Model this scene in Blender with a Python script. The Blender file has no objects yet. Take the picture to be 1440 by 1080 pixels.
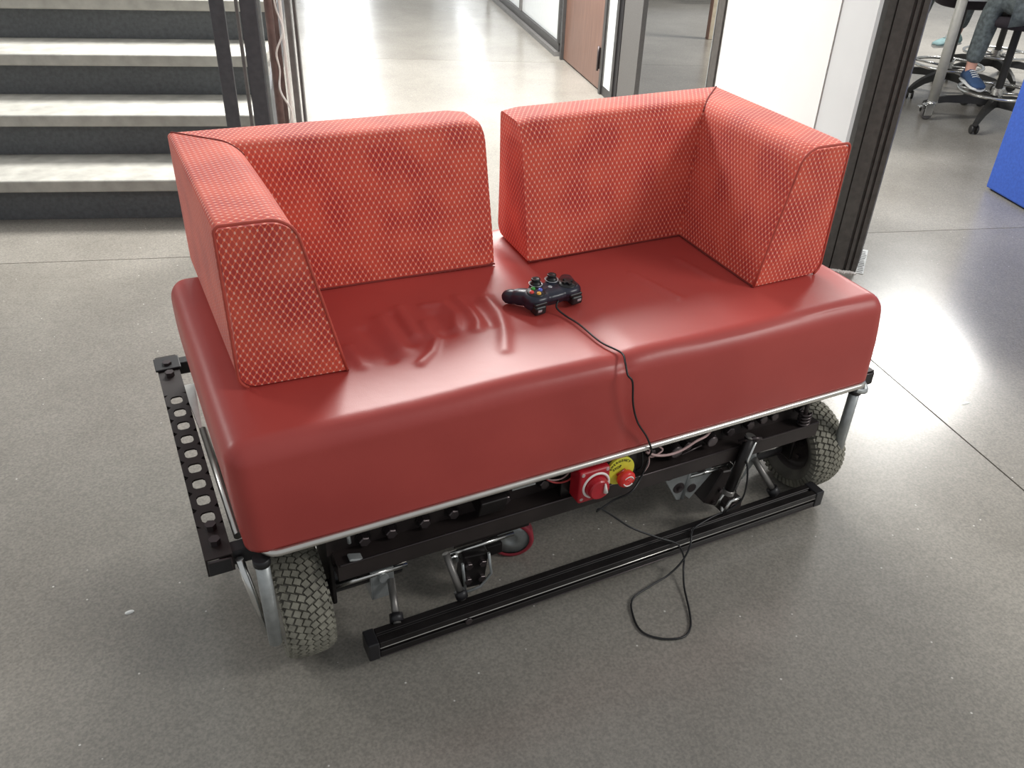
import bpy, bmesh, math, random
from mathutils import Vector, Matrix, noise
random.seed(7)
S = bpy.context.scene
COL = S.collection
PI = math.pi

# ------------------------------------------------------------------ camera, world, lights, exposure
rx, ry, rz = 0.9935755, 0.0385200, -0.4697724
cam = bpy.data.objects.new('camera', bpy.data.cameras.new('camera'))
COL.objects.link(cam)
cam.matrix_world = (Matrix.Translation((-0.11097, -1.20368, 1.50203)) @ Matrix.Rotation(rz, 4, 'Z')
                    @ Matrix.Rotation(rx, 4, 'X') @ Matrix.Rotation(ry, 4, 'Z'))
cam.data.sensor_width = 36.0
cam.data.lens = 1194.863 / 1440 * 36
cam.data.clip_start = 0.02
S.camera = cam

S.view_settings.view_transform = 'Standard'
S.view_settings.look = 'None'
S.view_settings.gamma = 1
S.view_settings.use_curve_mapping = False
S.view_settings.exposure = 0.43

wd = bpy.data.worlds.new('world'); S.world = wd; wd.use_nodes = True
wd.node_tree.nodes['Background'].inputs[0].default_value = (0.95, 0.98, 1.0, 1)
wd.node_tree.nodes['Background'].inputs[1].default_value = 0.33

def area(name, loc, sx, sy, power, target=None, color=(1, 0.985, 0.95), rot=0):
    l = bpy.data.lights.new(name, 'AREA'); l.shape = 'RECTANGLE'; l.size = sx; l.size_y = sy
    l.energy = power; l.color = color
    o = bpy.data.objects.new(name, l); COL.objects.link(o); o.location = loc
    if target is None: o.rotation_euler = (0, 0, rot)
    else: o.rotation_euler = (Vector(target) - Vector(loc)).to_track_quat('-Z', 'Y').to_euler()
    return o
BA = -0.2374   # direction of the building
area('ceiling_and_fill_light', (7.0, 3.75, 3.1), 1.2, 0.75, 195, rot=BA)
area('ceiling_and_fill_light', (1.9, 3.9, 3.1), 2.2, 1.1, 310, rot=BA)
area('ceiling_and_fill_light', (1.4, 8.0, 3.1), 0.5, 2.4, 45, rot=BA)
area('ceiling_and_fill_light', (-3.6, 4.2, 3.1), 1.0, 1.6, 130, rot=BA)  # unseen fill, added to brighten the floor on the stair side
area('ceiling_and_fill_light', (3.9, -2.4, 3.1), 1.8, 1.2, 105, rot=BA)  # unseen fill added on the camera side to lift the front faces

# ------------------------------------------------------------------ materials
def nmat(name):
    m = bpy.data.materials.new(name); m.use_nodes = True
    nt = m.node_tree; b = nt.nodes['Principled BSDF']
    return m, nt, b
def N(nt, t, **k):
    n = nt.nodes.new(t)
    for a, v in k.items(): setattr(n, a, v)
    return n
def simple(name, col, rough=0.5, metal=0.0, var=0.12, scale=30, bump=0.0, emit=None, bscale=None, spec=None, alpha=None, trans=None):
    m, nt, b = nmat(name)
    b.inputs['Roughness'].default_value = rough; b.inputs['Metallic'].default_value = metal
    if spec is not None: b.inputs['Specular IOR Level'].default_value = spec
    tc = N(nt, 'ShaderNodeTexCoord'); nz = N(nt, 'ShaderNodeTexNoise'); nz.inputs['Scale'].default_value = scale; nz.inputs['Detail'].default_value = 4
    nt.links.new(tc.outputs['Object'], nz.inputs['Vector'])
    rp = N(nt, 'ShaderNodeValToRGB')
    rp.color_ramp.elements[0].position = 0.3; rp.color_ramp.elements[1].position = 0.7
    rp.color_ramp.elements[0].color = (*[c * (1 - var) for c in col], 1)
    rp.color_ramp.elements[1].color = (*[min(1, c * (1 + var)) for c in col], 1)
    nt.links.new(nz.outputs['Fac'], rp.inputs['Fac']); nt.links.new(rp.outputs['Color'], b.inputs['Base Color'])
    if bump:
        n2 = nz
        if bscale: n2 = N(nt, 'ShaderNodeTexNoise'); n2.inputs['Scale'].default_value = bscale; nt.links.new(tc.outputs['Object'], n2.inputs['Vector'])
        bp = N(nt, 'ShaderNodeBump'); bp.inputs['Strength'].default_value = bump; bp.inputs['Distance'].default_value = 0.002
        nt.links.new(n2.outputs['Fac'], bp.inputs['Height']); nt.links.new(bp.outputs['Normal'], b.inputs['Normal'])
    if emit:
        b.inputs['Emission Color'].default_value = (*col, 1); b.inputs['Emission Strength'].default_value = emit
    if trans: b.inputs['Transmission Weight'].default_value = trans
    return m

def floor_mat():
    m, nt, b = nmat('polished concrete')
    L = nt.links.new
    tc = N(nt, 'ShaderNodeTexCoord')
    big = N(nt, 'ShaderNodeTexNoise'); big.inputs['Scale'].default_value = 1.3; big.inputs['Detail'].default_value = 6; big.inputs['Roughness'].default_value = 0.6
    L(tc.outputs['Object'], big.inputs['Vector'])
    fine = N(nt, 'ShaderNodeTexNoise'); fine.inputs['Scale'].default_value = 170; fine.inputs['Detail'].default_value = 3
    L(tc.outputs['Object'], fine.inputs['Vector'])
    spk = N(nt, 'ShaderNodeTexVoronoi'); spk.inputs['Scale'].default_value = 26
    L(tc.outputs['Object'], spk.inputs['Vector'])
    r1 = N(nt, 'ShaderNodeValToRGB'); e = r1.color_ramp.elements
    e[0].position = 0.3; e[0].color = (0.208, 0.194, 0.170, 1); e[1].position = 0.7; e[1].color = (0.296, 0.279, 0.249, 1)
    L(big.outputs['Fac'], r1.inputs['Fac'])
    r2 = N(nt, 'ShaderNodeValToRGB'); e = r2.color_ramp.elements
    e[0].position = 0.32; e[0].color = (0.80, 0.80, 0.80, 1); e[1].position = 0.68; e[1].color = (1.16, 1.15, 1.14, 1)
    L(fine.outputs['Fac'], r2.inputs['Fac'])
    mx = N(nt, 'ShaderNodeMixRGB', blend_type='MULTIPLY'); mx.inputs[0].default_value = 1
    L(r1.outputs[0], mx.inputs[1]); L(r2.outputs[0], mx.inputs[2])
    # scattered pale flecks
    r3 = N(nt, 'ShaderNodeValToRGB'); e = r3.color_ramp.elements
    e[0].position = 0.045; e[0].color = (1, 1, 1, 1); e[1].position = 0.075; e[1].color = (0, 0, 0, 1)
    L(spk.outputs['Distance'], r3.inputs['Fac'])
    gt = N(nt, 'ShaderNodeMath', operation='GREATER_THAN'); gt.inputs[1].default_value = 0.72
    sep = N(nt, 'ShaderNodeSeparateColor'); L(spk.outputs['Color'], sep.inputs[0]); L(sep.outputs[0], gt.inputs[0])
    ml = N(nt, 'ShaderNodeMath', operation='MULTIPLY'); L(r3.outputs[0], ml.inputs[0]); L(gt.outputs[0], ml.inputs[1])
    mx2 = N(nt, 'ShaderNodeMixRGB'); mx2.inputs[2].default_value = (0.62, 0.6, 0.56, 1)
    L(ml.outputs[0], mx2.inputs[0]); L(mx.outputs[0], mx2.inputs[1])
    L(mx2.outputs[0], b.inputs['Base Color'])
    rr = N(nt, 'ShaderNodeMapRange'); rr.inputs[3].default_value = 0.17; rr.inputs[4].default_value = 0.30
    L(big.outputs['Fac'], rr.inputs[0]); L(rr.outputs[0], b.inputs['Roughness'])
    bp = N(nt, 'ShaderNodeBump'); bp.inputs['Strength'].default_value = 0.12; bp.inputs['Distance'].default_value = 0.002
    med = N(nt, 'ShaderNodeTexNoise'); med.inputs['Scale'].default_value = 9; med.inputs['Detail'].default_value = 5
    L(tc.outputs['Object'], med.inputs['Vector']); L(med.outputs['Fac'], bp.inputs['Height']); L(bp.outputs['Normal'], b.inputs['Normal'])
    b.inputs['Specular IOR Level'].default_value = 0.6
    return m

def fabric_mat():
    m, nt, b = nmat('woven red fabric')
    L = nt.links.new
    uv = N(nt, 'ShaderNodeUVMap'); uv.uv_map = 'UVMap'
    sp = N(nt, 'ShaderNodeSeparateXYZ'); L(uv.outputs[0], sp.inputs[0])
    def math_(op, a, bb=None, c=None):
        n = N(nt, 'ShaderNodeMath', operation=op)
        for i, v in enumerate((a, bb, c)):
            if v is None: continue
            if isinstance(v, (int, float)): n.inputs[i].default_value = v
            else: L(v, n.inputs[i])
        return n.outputs[0]
    X = math_('DIVIDE', sp.outputs[0], 0.0128); Y = math_('DIVIDE', sp.outputs[1], 0.0205)
    p = math_('ADD', X, Y); q = math_('SUBTRACT', X, Y)
    dp = math_('PINGPONG', p, 0.5); dq = math_('PINGPONG', q, 0.5)      # 0 on the threads
    line = math_('LESS_THAN', math_('MINIMUM', dp, dq), 0.105)
    sx = math_('MULTIPLY', math_('ADD', dp, dq), 1.0)
    dot = math_('LESS_THAN', math_('MAXIMUM', dp, dq), 0.175)
    # patches in which the threads show more or less strongly
    nz = N(nt, 'ShaderNodeTexNoise'); nz.inputs['Scale'].default_value = 9; nz.inputs['Detail'].default_value = 1
    L(uv.outputs[0], nz.inputs['Vector'])
    rg = N(nt, 'ShaderNodeMapRange'); rg.inputs[1].default_value = 0.35; rg.inputs[2].default_value = 0.62; L(nz.outputs['Fac'], rg.inputs[0])
    base = N(nt, 'ShaderNodeMixRGB'); base.inputs[1].default_value = (0.46, 0.046, 0.044, 1); base.inputs[2].default_value = (0.66, 0.100, 0.068, 1)
    L(rg.outputs[0], base.inputs[0])
    m1 = N(nt, 'ShaderNodeMixRGB'); m1.inputs[2].default_value = (0.86, 0.155, 0.080, 1)
    L(math_('MULTIPLY', line, 0.85), m1.inputs[0]); L(base.outputs[0], m1.inputs[1])
    m2 = N(nt, 'ShaderNodeMixRGB'); m2.inputs[2].default_value = (0.95, 0.50, 0.40, 1)
    L(math_('MULTIPLY', dot, 0.9), m2.inputs[0]); L(m1.outputs[0], m2.inputs[1])
    L(m2.outputs[0], b.inputs['Base Color'])
    b.inputs['Roughness'].default_value = 0.75
    b.inputs['Sheen Weight'].default_value = 0.35; b.inputs['Sheen Roughness'].default_value = 0.4
    b.inputs['Sheen Tint'].default_value = (1, 0.75, 0.7, 1)
    b.inputs['Specular IOR Level'].default_value = 0.3
    h = math_('ADD', math_('MULTIPLY', line, 0.5), dot)
    bp = N(nt, 'ShaderNodeBump'); bp.inputs['Strength'].default_value = 0.35; bp.inputs['Distance'].default_value = 0.001
    L(h, bp.inputs['Height']); L(bp.outputs['Normal'], b.inputs['Normal'])
    return m

def leather_mat():
    m, nt, b = nmat('red leather')
    L = nt.links.new
    tc = N(nt, 'ShaderNodeTexCoord')
    nz = N(nt, 'ShaderNodeTexNoise'); nz.inputs['Scale'].default_value = 3.0; nz.inputs['Detail'].default_value = 6
    L(tc.outputs['Object'], nz.inputs['Vector'])
    rp = N(nt, 'ShaderNodeValToRGB'); e = rp.color_ramp.elements
    e[0].position = 0.3; e[0].color = (0.38, 0.050, 0.043, 1); e[1].position = 0.7; e[1].color = (0.46, 0.066, 0.055, 1)
    L(nz.outputs['Fac'], rp.inputs['Fac']); L(rp.outputs[0], b.inputs['Base Color'])
    b.inputs['Roughness'].default_value = 0.40
    b.inputs['Specular IOR Level'].default_value = 0.5
    gr = N(nt, 'ShaderNodeTexVoronoi'); gr.inputs['Scale'].default_value = 420; L(tc.outputs['Object'], gr.inputs['Vector'])
    bp = N(nt, 'ShaderNodeBump'); bp.inputs['Strength'].default_value = 0.10; bp.inputs['Distance'].default_value = 0.0006
    n2 = N(nt, 'ShaderNodeTexNoise'); n2.inputs['Scale'].default_value = 11; n2.inputs['Detail'].default_value = 3; L(tc.outputs['Object'], n2.inputs['Vector'])
    bp2 = N(nt, 'ShaderNodeBump'); bp2.inputs['Strength'].default_value = 0.18; bp2.inputs['Distance'].default_value = 0.006
    L(n2.outputs['Fac'], bp2.inputs['Height'])
    L(gr.outputs['Distance'], bp.inputs['Height']); L(bp2.outputs['Normal'], bp.inputs['Normal']); L(bp.outputs['Normal'], b.inputs['Normal'])
    return m

M = dict(
    floor=floor_mat(), fabric=fabric_mat(), leather=leather_mat(),
    seam=simple('dark joint', (0.05, 0.048, 0.045), 0.9),
    thread=simple('dark red thread', (0.22, 0.025, 0.02), 0.8),
    piping=simple('orange piping', (0.50, 0.075, 0.05), 0.7),
    black=simple('black anodised metal', (0.018, 0.015, 0.015), 0.38, 0.4, 0.25),
    blackp=simple('black plastic', (0.014, 0.013, 0.015), 0.45),
    brownblack=simple('dark brown painted steel', (0.026, 0.019, 0.018), 0.5, 0.2, 0.3, 12),
    bolt=simple('dark bolt steel', (0.085, 0.07, 0.072), 0.35, 0.7),
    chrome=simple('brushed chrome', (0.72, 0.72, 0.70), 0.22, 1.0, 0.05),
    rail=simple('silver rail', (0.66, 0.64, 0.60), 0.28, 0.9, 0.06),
    alu=simple('aluminium', (0.42, 0.44, 0.44), 0.42, 0.55, 0.12, 60),
    grey=simple('grey steel strut', (0.20, 0.19, 0.18), 0.4, 0.6),
    tyre=simple('dusty grey rubber', (0.225, 0.215, 0.175), 0.85, 0, 0.25, 45, 0.5, bscale=160),
    tyreside=simple('dusty sidewall', (0.145, 0.135, 0.115), 0.8, 0, 0.25, 25),
    treadin=simple('tread groove', (0.075, 0.07, 0.06), 0.9),
    redwheel=simple('red polyurethane', (0.36, 0.035, 0.055), 0.4),
    redp=simple('red switch plastic', (0.42, 0.012, 0.022), 0.3),
    redb=simple('bright red button', (0.72, 0.035, 0.028), 0.3),
    yellow=simple('yellow disc', (0.72, 0.70, 0.06), 0.5),
    white=simple('white plastic', (0.85, 0.80, 0.76), 0.4, 0, 0.04),
    green=simple('green circuit board', (0.03, 0.14, 0.08), 0.5),
    wirered=simple('red wire', (0.45, 0.05, 0.05), 0.5), wirepink=simple('pale wire', (0.50, 0.34, 0.33), 0.5),
    blue=simple('blue connector', (0.04, 0.03, 0.45), 0.4),
    navy=simple('dark navy plastic', (0.017, 0.019, 0.034), 0.33), navy2=simple('black rubber', (0.010, 0.010, 0.011), 0.4),
    bg=simple('green button', (0.05, 0.33, 0.05), 0.3), bb=simple('blue button', (0.10, 0.16, 0.65), 0.3),
    br=simple('red button', (0.75, 0.07, 0.06), 0.3), by=simple('yellow button', (0.85, 0.48, 0.08), 0.3),
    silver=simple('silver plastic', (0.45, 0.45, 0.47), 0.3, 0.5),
    tread=simple('cast concrete tread', (0.38, 0.37, 0.335), 0.7, 0, 0.17, 14, 0.5, bscale=60),
    riser=simple('dark grey painted riser', (0.095, 0.102, 0.108), 0.6, 0, 0.18, 60, 0.3),
    steeld=simple('charcoal painted steel', (0.075, 0.078, 0.086), 0.5, 0, 0.15, 40),
    steellight=simple('pale grey steel edge', (0.30, 0.335, 0.33), 0.4, 0, 0.1),
    steelg=simple('grey steel', (0.145, 0.14, 0.135), 0.5, 0, 0.15),
    brownpipe=simple('brown conduit', (0.165, 0.105, 0.095), 0.6, 0, 0.2),
    whitewall=simple('white painted wall', (0.84, 0.84, 0.82), 0.55, 0, 0.02, 6),
    greywall=simple('light grey wall', (0.66, 0.67, 0.67), 0.6, 0, 0.02, 6),
    wood=None, frame=simple('dark window frame', (0.055, 0.053, 0.052), 0.45, 0.1, 0.15),
    column=simple('grey metal column', (0.115, 0.11, 0.105), 0.5, 0, 0.1, 120),
    pillar=simple('dark brown steel', (0.080, 0.072, 0.065), 0.55, 0, 0.2, 40, 0.25, bscale=200),
    frost=simple('frosted panel', (0.74, 0.77, 0.77), 0.3, 0, 0.02),
    bluebox=simple('blue felt', (0.035, 0.095, 0.42), 0.85, 0, 0.12, 80, 0.3),
    beige=simple('beige board', (0.50, 0.44, 0.33), 0.6), paper=simple('paper label', (0.75, 0.76, 0.74), 0.7, 0, 0.04),
    ink=simple('grey ink', (0.22, 0.22, 0.22), 0.8), pole=simple('off white tube', (0.42, 0.41, 0.37), 0.45, 0, 0.08),
    jeans=simple('grey denim', (0.115, 0.135, 0.138), 0.9, 0, 0.4, 45, 0.6), darkcloth=simple('dark cloth', (0.028, 0.022, 0.028), 0.9),
    skin=simple('skin', (0.62, 0.33, 0.25), 0.55), teal=simple('pale teal canvas', (0.30, 0.46, 0.47), 0.8), sole=simple('white rubber sole', (0.75, 0.76, 0.74), 0.5),
    navyshoe=simple('blue canvas', (0.03, 0.07, 0.16), 0.8), hair=simple('brown hair', (0.04, 0.025, 0.015), 0.6, 0, 0.3, 90),
    stoolblack=simple('black nylon', (0.022, 0.021, 0.019), 0.5), tabletop=simple('pale laminate', (0.60, 0.60, 0.60), 0.4, 0, 0.03),
    eye=simple('eye', (0.08, 0.05, 0.03), 0.2),
    lit=simple('lit window and streak tube', (0.95, 0.98, 1.0), 0.5, emit=5.5),
)
def wood_mat():
    m, nt, b = nmat('brown wood veneer'); L = nt.links.new
    tc = N(nt, 'ShaderNodeTexCoord'); mp = N(nt, 'ShaderNodeMapping'); mp.inputs['Scale'].default_value = (14, 14, 1.2)
    nz = N(nt, 'ShaderNodeTexNoise'); nz.inputs['Scale'].default_value = 4; nz.inputs['Detail'].default_value = 6
    rp = N(nt, 'ShaderNodeValToRGB'); e = rp.color_ramp.elements
    e[0].position = 0.3; e[0].color = (0.150, 0.080, 0.058, 1); e[1].position = 0.7; e[1].color = (0.225, 0.125, 0.092, 1)
    L(tc.outputs['Object'], mp.inputs[0]); L(mp.outputs[0], nz.inputs['Vector']); L(nz.outputs['Fac'], rp.inputs['Fac']); L(rp.outputs[0], b.inputs['Base Color'])
    b.inputs['Roughness'].default_value = 0.4
    return m
M['wood'] = wood_mat()
def glass_mat():
    m, nt, b = nmat('clear glass')
    b.inputs['Base Color'].default_value = (0.93, 0.97, 0.96, 1); b.inputs['Roughness'].default_value = 0.0
    b.inputs['Transmission Weight'].default_value = 1.0; b.inputs['IOR'].default_value = 1.02
    return m
M['glass'] = glass_mat()

# ------------------------------------------------------------------ helpers
def link(name, me, mat, parent=None, smooth=False):
    o = bpy.data.objects.new(name, me); COL.objects.link(o)
    for mm in (mat if isinstance(mat, (list, tuple)) else [mat]): me.materials.append(M[mm])
    if smooth:
        for p in me.polygons: p.use_smooth = True
    if parent: o.parent = parent
    return o
def from_bm(name, bm, mat, parent=None, smooth=False, origin=None):
    """world-space bmesh -> object; vertices are made relative to the parent (or to origin)"""
    off = wloc(parent) if parent else Vector((0, 0, 0))
    c = Vector((0, 0, 0))
    if bm.verts:
        c = sum((v.co for v in bm.verts), Vector()) / len(bm.verts)
    if origin is not None: c = Vector(origin)
    bmesh.ops.translate(bm, verts=bm.verts, vec=-c)
    me = bpy.data.meshes.new(name); bm.normal_update(); bm.to_mesh(me); bm.free()
    o = link(name, me, mat, parent, smooth); o.location = c - off
    return o
def wloc(o):
    v = Vector((0, 0, 0))
    while o: v += Vector(o.location); o = o.parent
    return v
def thing(name, label, cat, loc=(0, 0, 0), group=None, kind=None):
    o = bpy.data.objects.new(name, None); COL.objects.link(o); o.location = loc; o.empty_display_size = 0.1
    if label: o['label'] = label
    if cat: o['category'] = cat
    if group: o['group'] = group
    if kind: o['kind'] = kind
    return o
def add_box(bm, c, s, rot=None, bev=0.0, seg=2):
    """c centre, s full size, rot 3x3"""
    t = bmesh.new(); bmesh.ops.create_cube(t, size=1.0)
    bmesh.ops.scale(t, verts=t.verts, vec=Vector(s))
    if bev: bmesh.ops.bevel(t, geom=t.edges[:], offset=bev, segments=seg, affect='EDGES', profile=0.5)
    if rot is not None: bmesh.ops.rotate(t, verts=t.verts, cent=(0, 0, 0), matrix=rot)
    bmesh.ops.translate(t, verts=t.verts, vec=Vector(c))
    merge(bm, t)
def merge(bm, t):
    mp = {}
    for v in t.verts: mp[v] = bm.verts.new(v.co)
    for f in t.faces:
        try:
            g = bm.faces.new([mp[v] for v in f.verts]); g.smooth = f.smooth; g.material_index = f.material_index
        except ValueError: pass
    t.free()
def box(name, c, s, mat, parent=None, rot=None, bev=0.0, seg=2):
    bm = bmesh.new(); add_box(bm, c, s, rot, bev, seg); return from_bm(name, bm, mat, parent, origin=c)
def Rz(a): return Matrix.Rotation(a, 3, 'Z')
def frames(pts):
    P = [Vector(p) for p in pts]; n = len(P); T = []
    for i in range(n):
        T.append((P[min(i + 1, n - 1)] - P[max(i - 1, 0)]).normalized())
    up = Vector((0, 0, 1)) if abs(T[0].z) < 0.9 else Vector((1, 0, 0))
    u = (up - T[0] * up.dot(T[0])).normalized(); out = []
    for i in range(n):
        u = (u - T[i] * u.dot(T[i])).normalized(); out.append((P[i], u, T[i].cross(u)))
    return out
def add_tube(bm, pts, r, n=10, closed=False, cap=True):
    rs = r if isinstance(r, (list, tuple)) else [r] * len(pts)
    if closed:
        P = [Vector(p) for p in pts]; k = len(P); fr = []
        u = None
        for i in range(k):
            t = (P[(i + 1) % k] - P[i - 1]).normalized()
            if u is None: u = (Vector((0, 0, 1)) - t * t.z).normalized() if abs(t.z) < .9 else Vector((1, 0, 0))
            u = (u - t * u.dot(t)).normalized(); fr.append((P[i], u, t.cross(u)))
    else: fr = frames(pts)
    rings = []
    for (p, u, w), rr in zip(fr, rs):
        rings.append([bm.verts.new(p + u * math.cos(2 * PI * j / n) * rr + w * math.sin(2 * PI * j / n) * rr) for j in range(n)])
    m = len(rings)
    for i in range(m if closed else m - 1):
        a, b = rings[i], rings[(i + 1) % m]
        for j in range(n):
            f = bm.faces.new((a[j], b[j], b[(j + 1) % n], a[(j + 1) % n])); f.smooth = True
    if cap and not closed:
        bm.faces.new(rings[0]); bm.faces.new(rings[-1][::-1])
def tube(name, pts, r, mat, parent=None, n=10, closed=False):
    bm = bmesh.new(); add_tube(bm, pts, r, n, closed); return from_bm(name, bm, mat, parent)
def smooth_path(pts, k=6):
    P = [Vector(p) for p in pts]; out = []
    for i in range(len(P) - 1):
        p0 = P[max(i - 1, 0)]; p1 = P[i]; p2 = P[i + 1]; p3 = P[min(i + 2, len(P) - 1)]
        for j in range(k):
            t = j / k
            out.append(0.5 * ((2 * p1) + (p2 - p0) * t + (2 * p0 - 5 * p1 + 4 * p2 - p3) * t * t + (3 * p1 - p0 - 3 * p2 + p3) * t ** 3))
    out.append(P[-1]); return out
def add_cyl(bm, a, b, r, n=20, r2=None, bev=0):
    a = Vector(a); b = Vector(b); t = (b - a).normalized()
    u = t.orthogonal().normalized(); w = t.cross(u); r2 = r if r2 is None else r2
    prof = [(0, r - bev), (bev, r)] if bev else [(0, r)]
    Lh = (b - a).length
    prof += [(Lh - bev, r2), (Lh, r2 - bev)] if bev else [(Lh, r2)]
    rings = [[bm.verts.new(a + t * z + (u * math.cos(2 * PI * j / n) + w * math.sin(2 * PI * j / n)) * rr) for j in range(n)] for z, rr in prof]
    for i in range(len(rings) - 1):
        for j in range(n):
            f = bm.faces.new((rings[i][j], rings[i][(j + 1) % n], rings[i + 1][(j + 1) % n], rings[i + 1][j])); f.smooth = False
    bm.faces.new(rings[0][::-1]); bm.faces.new(rings[-1])
def cyl(name, a, b, r, mat, parent=None, n=20, r2=None, bev=0):
    bm = bmesh.new(); add_cyl(bm, a, b, r, n, r2, bev); return from_bm(name, bm, mat, parent)
def add_lathe(bm, prof, c, axis, n=40, closed=False, smooth=True):
    """prof = [(distance along axis, radius)]"""
    c = Vector(c); t = Vector(axis).normalized(); u = t.orthogonal().normalized(); w = t.cross(u); R_ = []
    for z, r in prof:
        R_.append([bm.verts.new(c + t * z + (u * math.cos(2 * PI * j / n) + w * math.sin(2 * PI * j / n)) * r) for j in range(n)])
    k = len(R_)
    for i in range(k if closed else k - 1):
        a, b = R_[i], R_[(i + 1) % k]
        for j in range(n):
            f = bm.faces.new((a[j], a[(j + 1) % n], b[(j + 1) % n], b[j])); f.smooth = smooth
def lathe(name, prof, c, axis, mat, parent=None, n=40, closed=False, smooth=True):
    bm = bmesh.new(); add_lathe(bm, prof, c, axis, n, closed, smooth); bmesh.ops.recalc_face_normals(bm, faces=bm.faces)
    return from_bm(name, bm, mat, parent)
def add_prism(bm, poly, vec):
    """poly: list of 3D points (planar), extruded along vec"""
    a = [bm.verts.new(Vector(p)) for p in poly]; b = [bm.verts.new(Vector(p) + Vector(vec)) for p in poly]; n = len(a)
    bm.faces.new(a[::-1]); bm.faces.new(b)
    for i in range(n): bm.faces.new((a[i], a[(i + 1) % n], b[(i + 1) % n], b[i]))
def prism(name, poly, vec, mat, parent=None, bev=0):
    bm = bmesh.new(); add_prism(bm, poly, vec); bmesh.ops.recalc_face_normals(bm, faces=bm.faces)
    if bev: bmesh.ops.bevel(bm, geom=bm.edges[:], offset=bev, segments=1, affect='EDGES')
    return from_bm(name, bm, mat, parent)
def text_mesh(bm, s, size, loc, xdir, ydir, depth=0.0006):
    cu = bpy.data.curves.new('t', 'FONT'); cu.body = s; cu.size = size; cu.extrude = depth / 2; cu.align_x = 'CENTER'; cu.align_y = 'CENTER'
    o = bpy.data.objects.new('t', cu); COL.objects.link(o)
    bpy.context.view_layer.update()
    me = bpy.data.meshes.new_from_object(o.evaluated_get(bpy.context.evaluated_depsgraph_get()))
    x = Vector(xdir).normalized(); y = Vector(ydir).normalized(); z = x.cross(y)
    vs = [bm.verts.new(Vector(loc) + x * v.co.x + y * v.co.y + z * v.co.z) for v in me.vertices]
    for p in me.polygons:
        try: bm.faces.new([vs[i] for i in p.vertices])
        except ValueError: pass
    bpy.data.objects.remove(o); bpy.data.curves.remove(cu); bpy.data.meshes.remove(me)

# ------------------------------------------------------------------ floor: slabs between saw-cut joints
def clip(poly, p, d, side):
    nx, ny = -d[1] * side, d[0] * side; out = []
    for i in range(len(poly)):
        a, b = poly[i], poly[(i + 1) % len(poly)]
        da = (a[0] - p[0]) * nx + (a[1] - p[1]) * ny; db = (b[0] - p[0]) * nx + (b[1] - p[1]) * ny
        if da >= 0: out.append(a)
        if da * db < 0: t = da / (da - db); out.append((a[0] + t * (b[0] - a[0]), a[1] + t * (b[1] - a[1])))
    return out
floor = thing('floor', None, None, (0, 0, 0), kind='structure')
L1 = ((-0.559, 2.427), (0.958, -0.286)); R1 = ((2.147, 0.477), (0.186, 0.982)); C1 = ((2.312, 5.233), (0.922, -0.387))
whole = [(-7, -4.5), (13, -4.5), (13, 17), (-7, 17)]
def shift(l, s): (p, d) = l; n_ = math.hypot(*d); return ((p[0] - d[1] / n_ * s, p[1] + d[0] / n_ * s), d)
G = 0.0022
far = clip(whole, *shift(L1, G), 1); near = clip(whole, *shift(L1, -G), -1)
slabs = [clip(near, *shift(R1, G * 1.3), 1), clip(near, *shift(R1, -G * 1.3), -1), clip(far, *shift(C1, G), 1), clip(far, *shift(C1, -G), -1)]
for s in slabs:
    prism('floor_slab', [(x, y, -0.03) for x, y in s], (0, 0, 0.03), 'floor', floor)
box('joint_bed', (3, 6.25, -0.035), (20, 21.5, 0.05), 'seam', floor)

# ------------------------------------------------------------------ staircase (left background)
sa = math.radians(-19.1695); se = Vector((math.cos(sa), math.sin(sa), 0)); sm = Vector((-math.sin(sa), math.cos(sa), 0)); SR = Rz(sa)
s0, rise, going, thick, setb = 2.5152, 0.1919, 0.30192, 0.0523, 0.0501
stair = thing('staircase', 'open-sided staircase with pale concrete treads and dark grey risers behind the sofa', 'stairs', (-1.0, 2.9, 0))
e0, e1 = -4.2, -0.36
def sp(e, s, z): return se * e + sm * s + Vector((0, 0, z))
for k in range(1, 8):
    s1 = s0 + (k - 1) * going
    o = box('tread', sp((e0 + e1) / 2, s1 + (going + setb + 0.018) / 2, k * rise - thick / 2), (e1 - e0, going + setb + 0.018, thick), 'tread', stair, SR, 0.008, 3)
    zt = k * rise - thick; zb = (k - 1) * rise
    box('riser', sp((e0 + e1) / 2, s1 + setb + 0.01, (zt + zb) / 2 + 0.0005), (e1 - e0 - 0.004, 0.02, zt - zb - 0.001), 'riser', stair, SR)
# side stringer plate that follows the steps, and the railing stands on it
pl = [sp(e1 + 0.004, s0 + 0.05, 0), sp(e1 + 0.004, s0 + 0.42, 0), sp(e1 + 0.004, s0 + 7 * going + 0.3, 6.8 * rise), sp(e1 + 0.004, s0 + 7 * going, 7 * rise - 0.06), sp(e1 + 0.004, s0 + 0.03, 0.12)]
prism('stringer', pl, se * 0.012, 'steeld', stair)
def vpost(name, e, s, w, d, z0, z1, mat, parent=stair):
    return box(name, sp(e, s, (z0 + z1) / 2), (w, d, z1 - z0), mat, parent, SR, 0.002, 1)
vpost('baluster', -0.4346 + 0.026, 2.42, 0.055, 0.012, 0, 2.2, 'steeld')
vpost('newel_flange', -0.342, 2.455, 0.012, 0.02, 0, 1.3, 'steelg')
vpost('newel_post', -0.298, 2.455, 0.062, 0.02, 0, 2.2, 'steeld')
vpost('edge_plate', -0.262, 2.47, 0.018, 0.012, 0, 2.2, 'steellight')
tube('conduit', [sp(-0.232, 2.52, 0), sp(-0.232, 2.52, 2.2)], 0.016, 'brownpipe', stair, 10)
tube('conduit', [sp(-0.222, 2.60, 0), sp(-0.222, 2.60, 2.2)], 0.013, 'brownpipe', stair, 10)
cp = []
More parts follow.
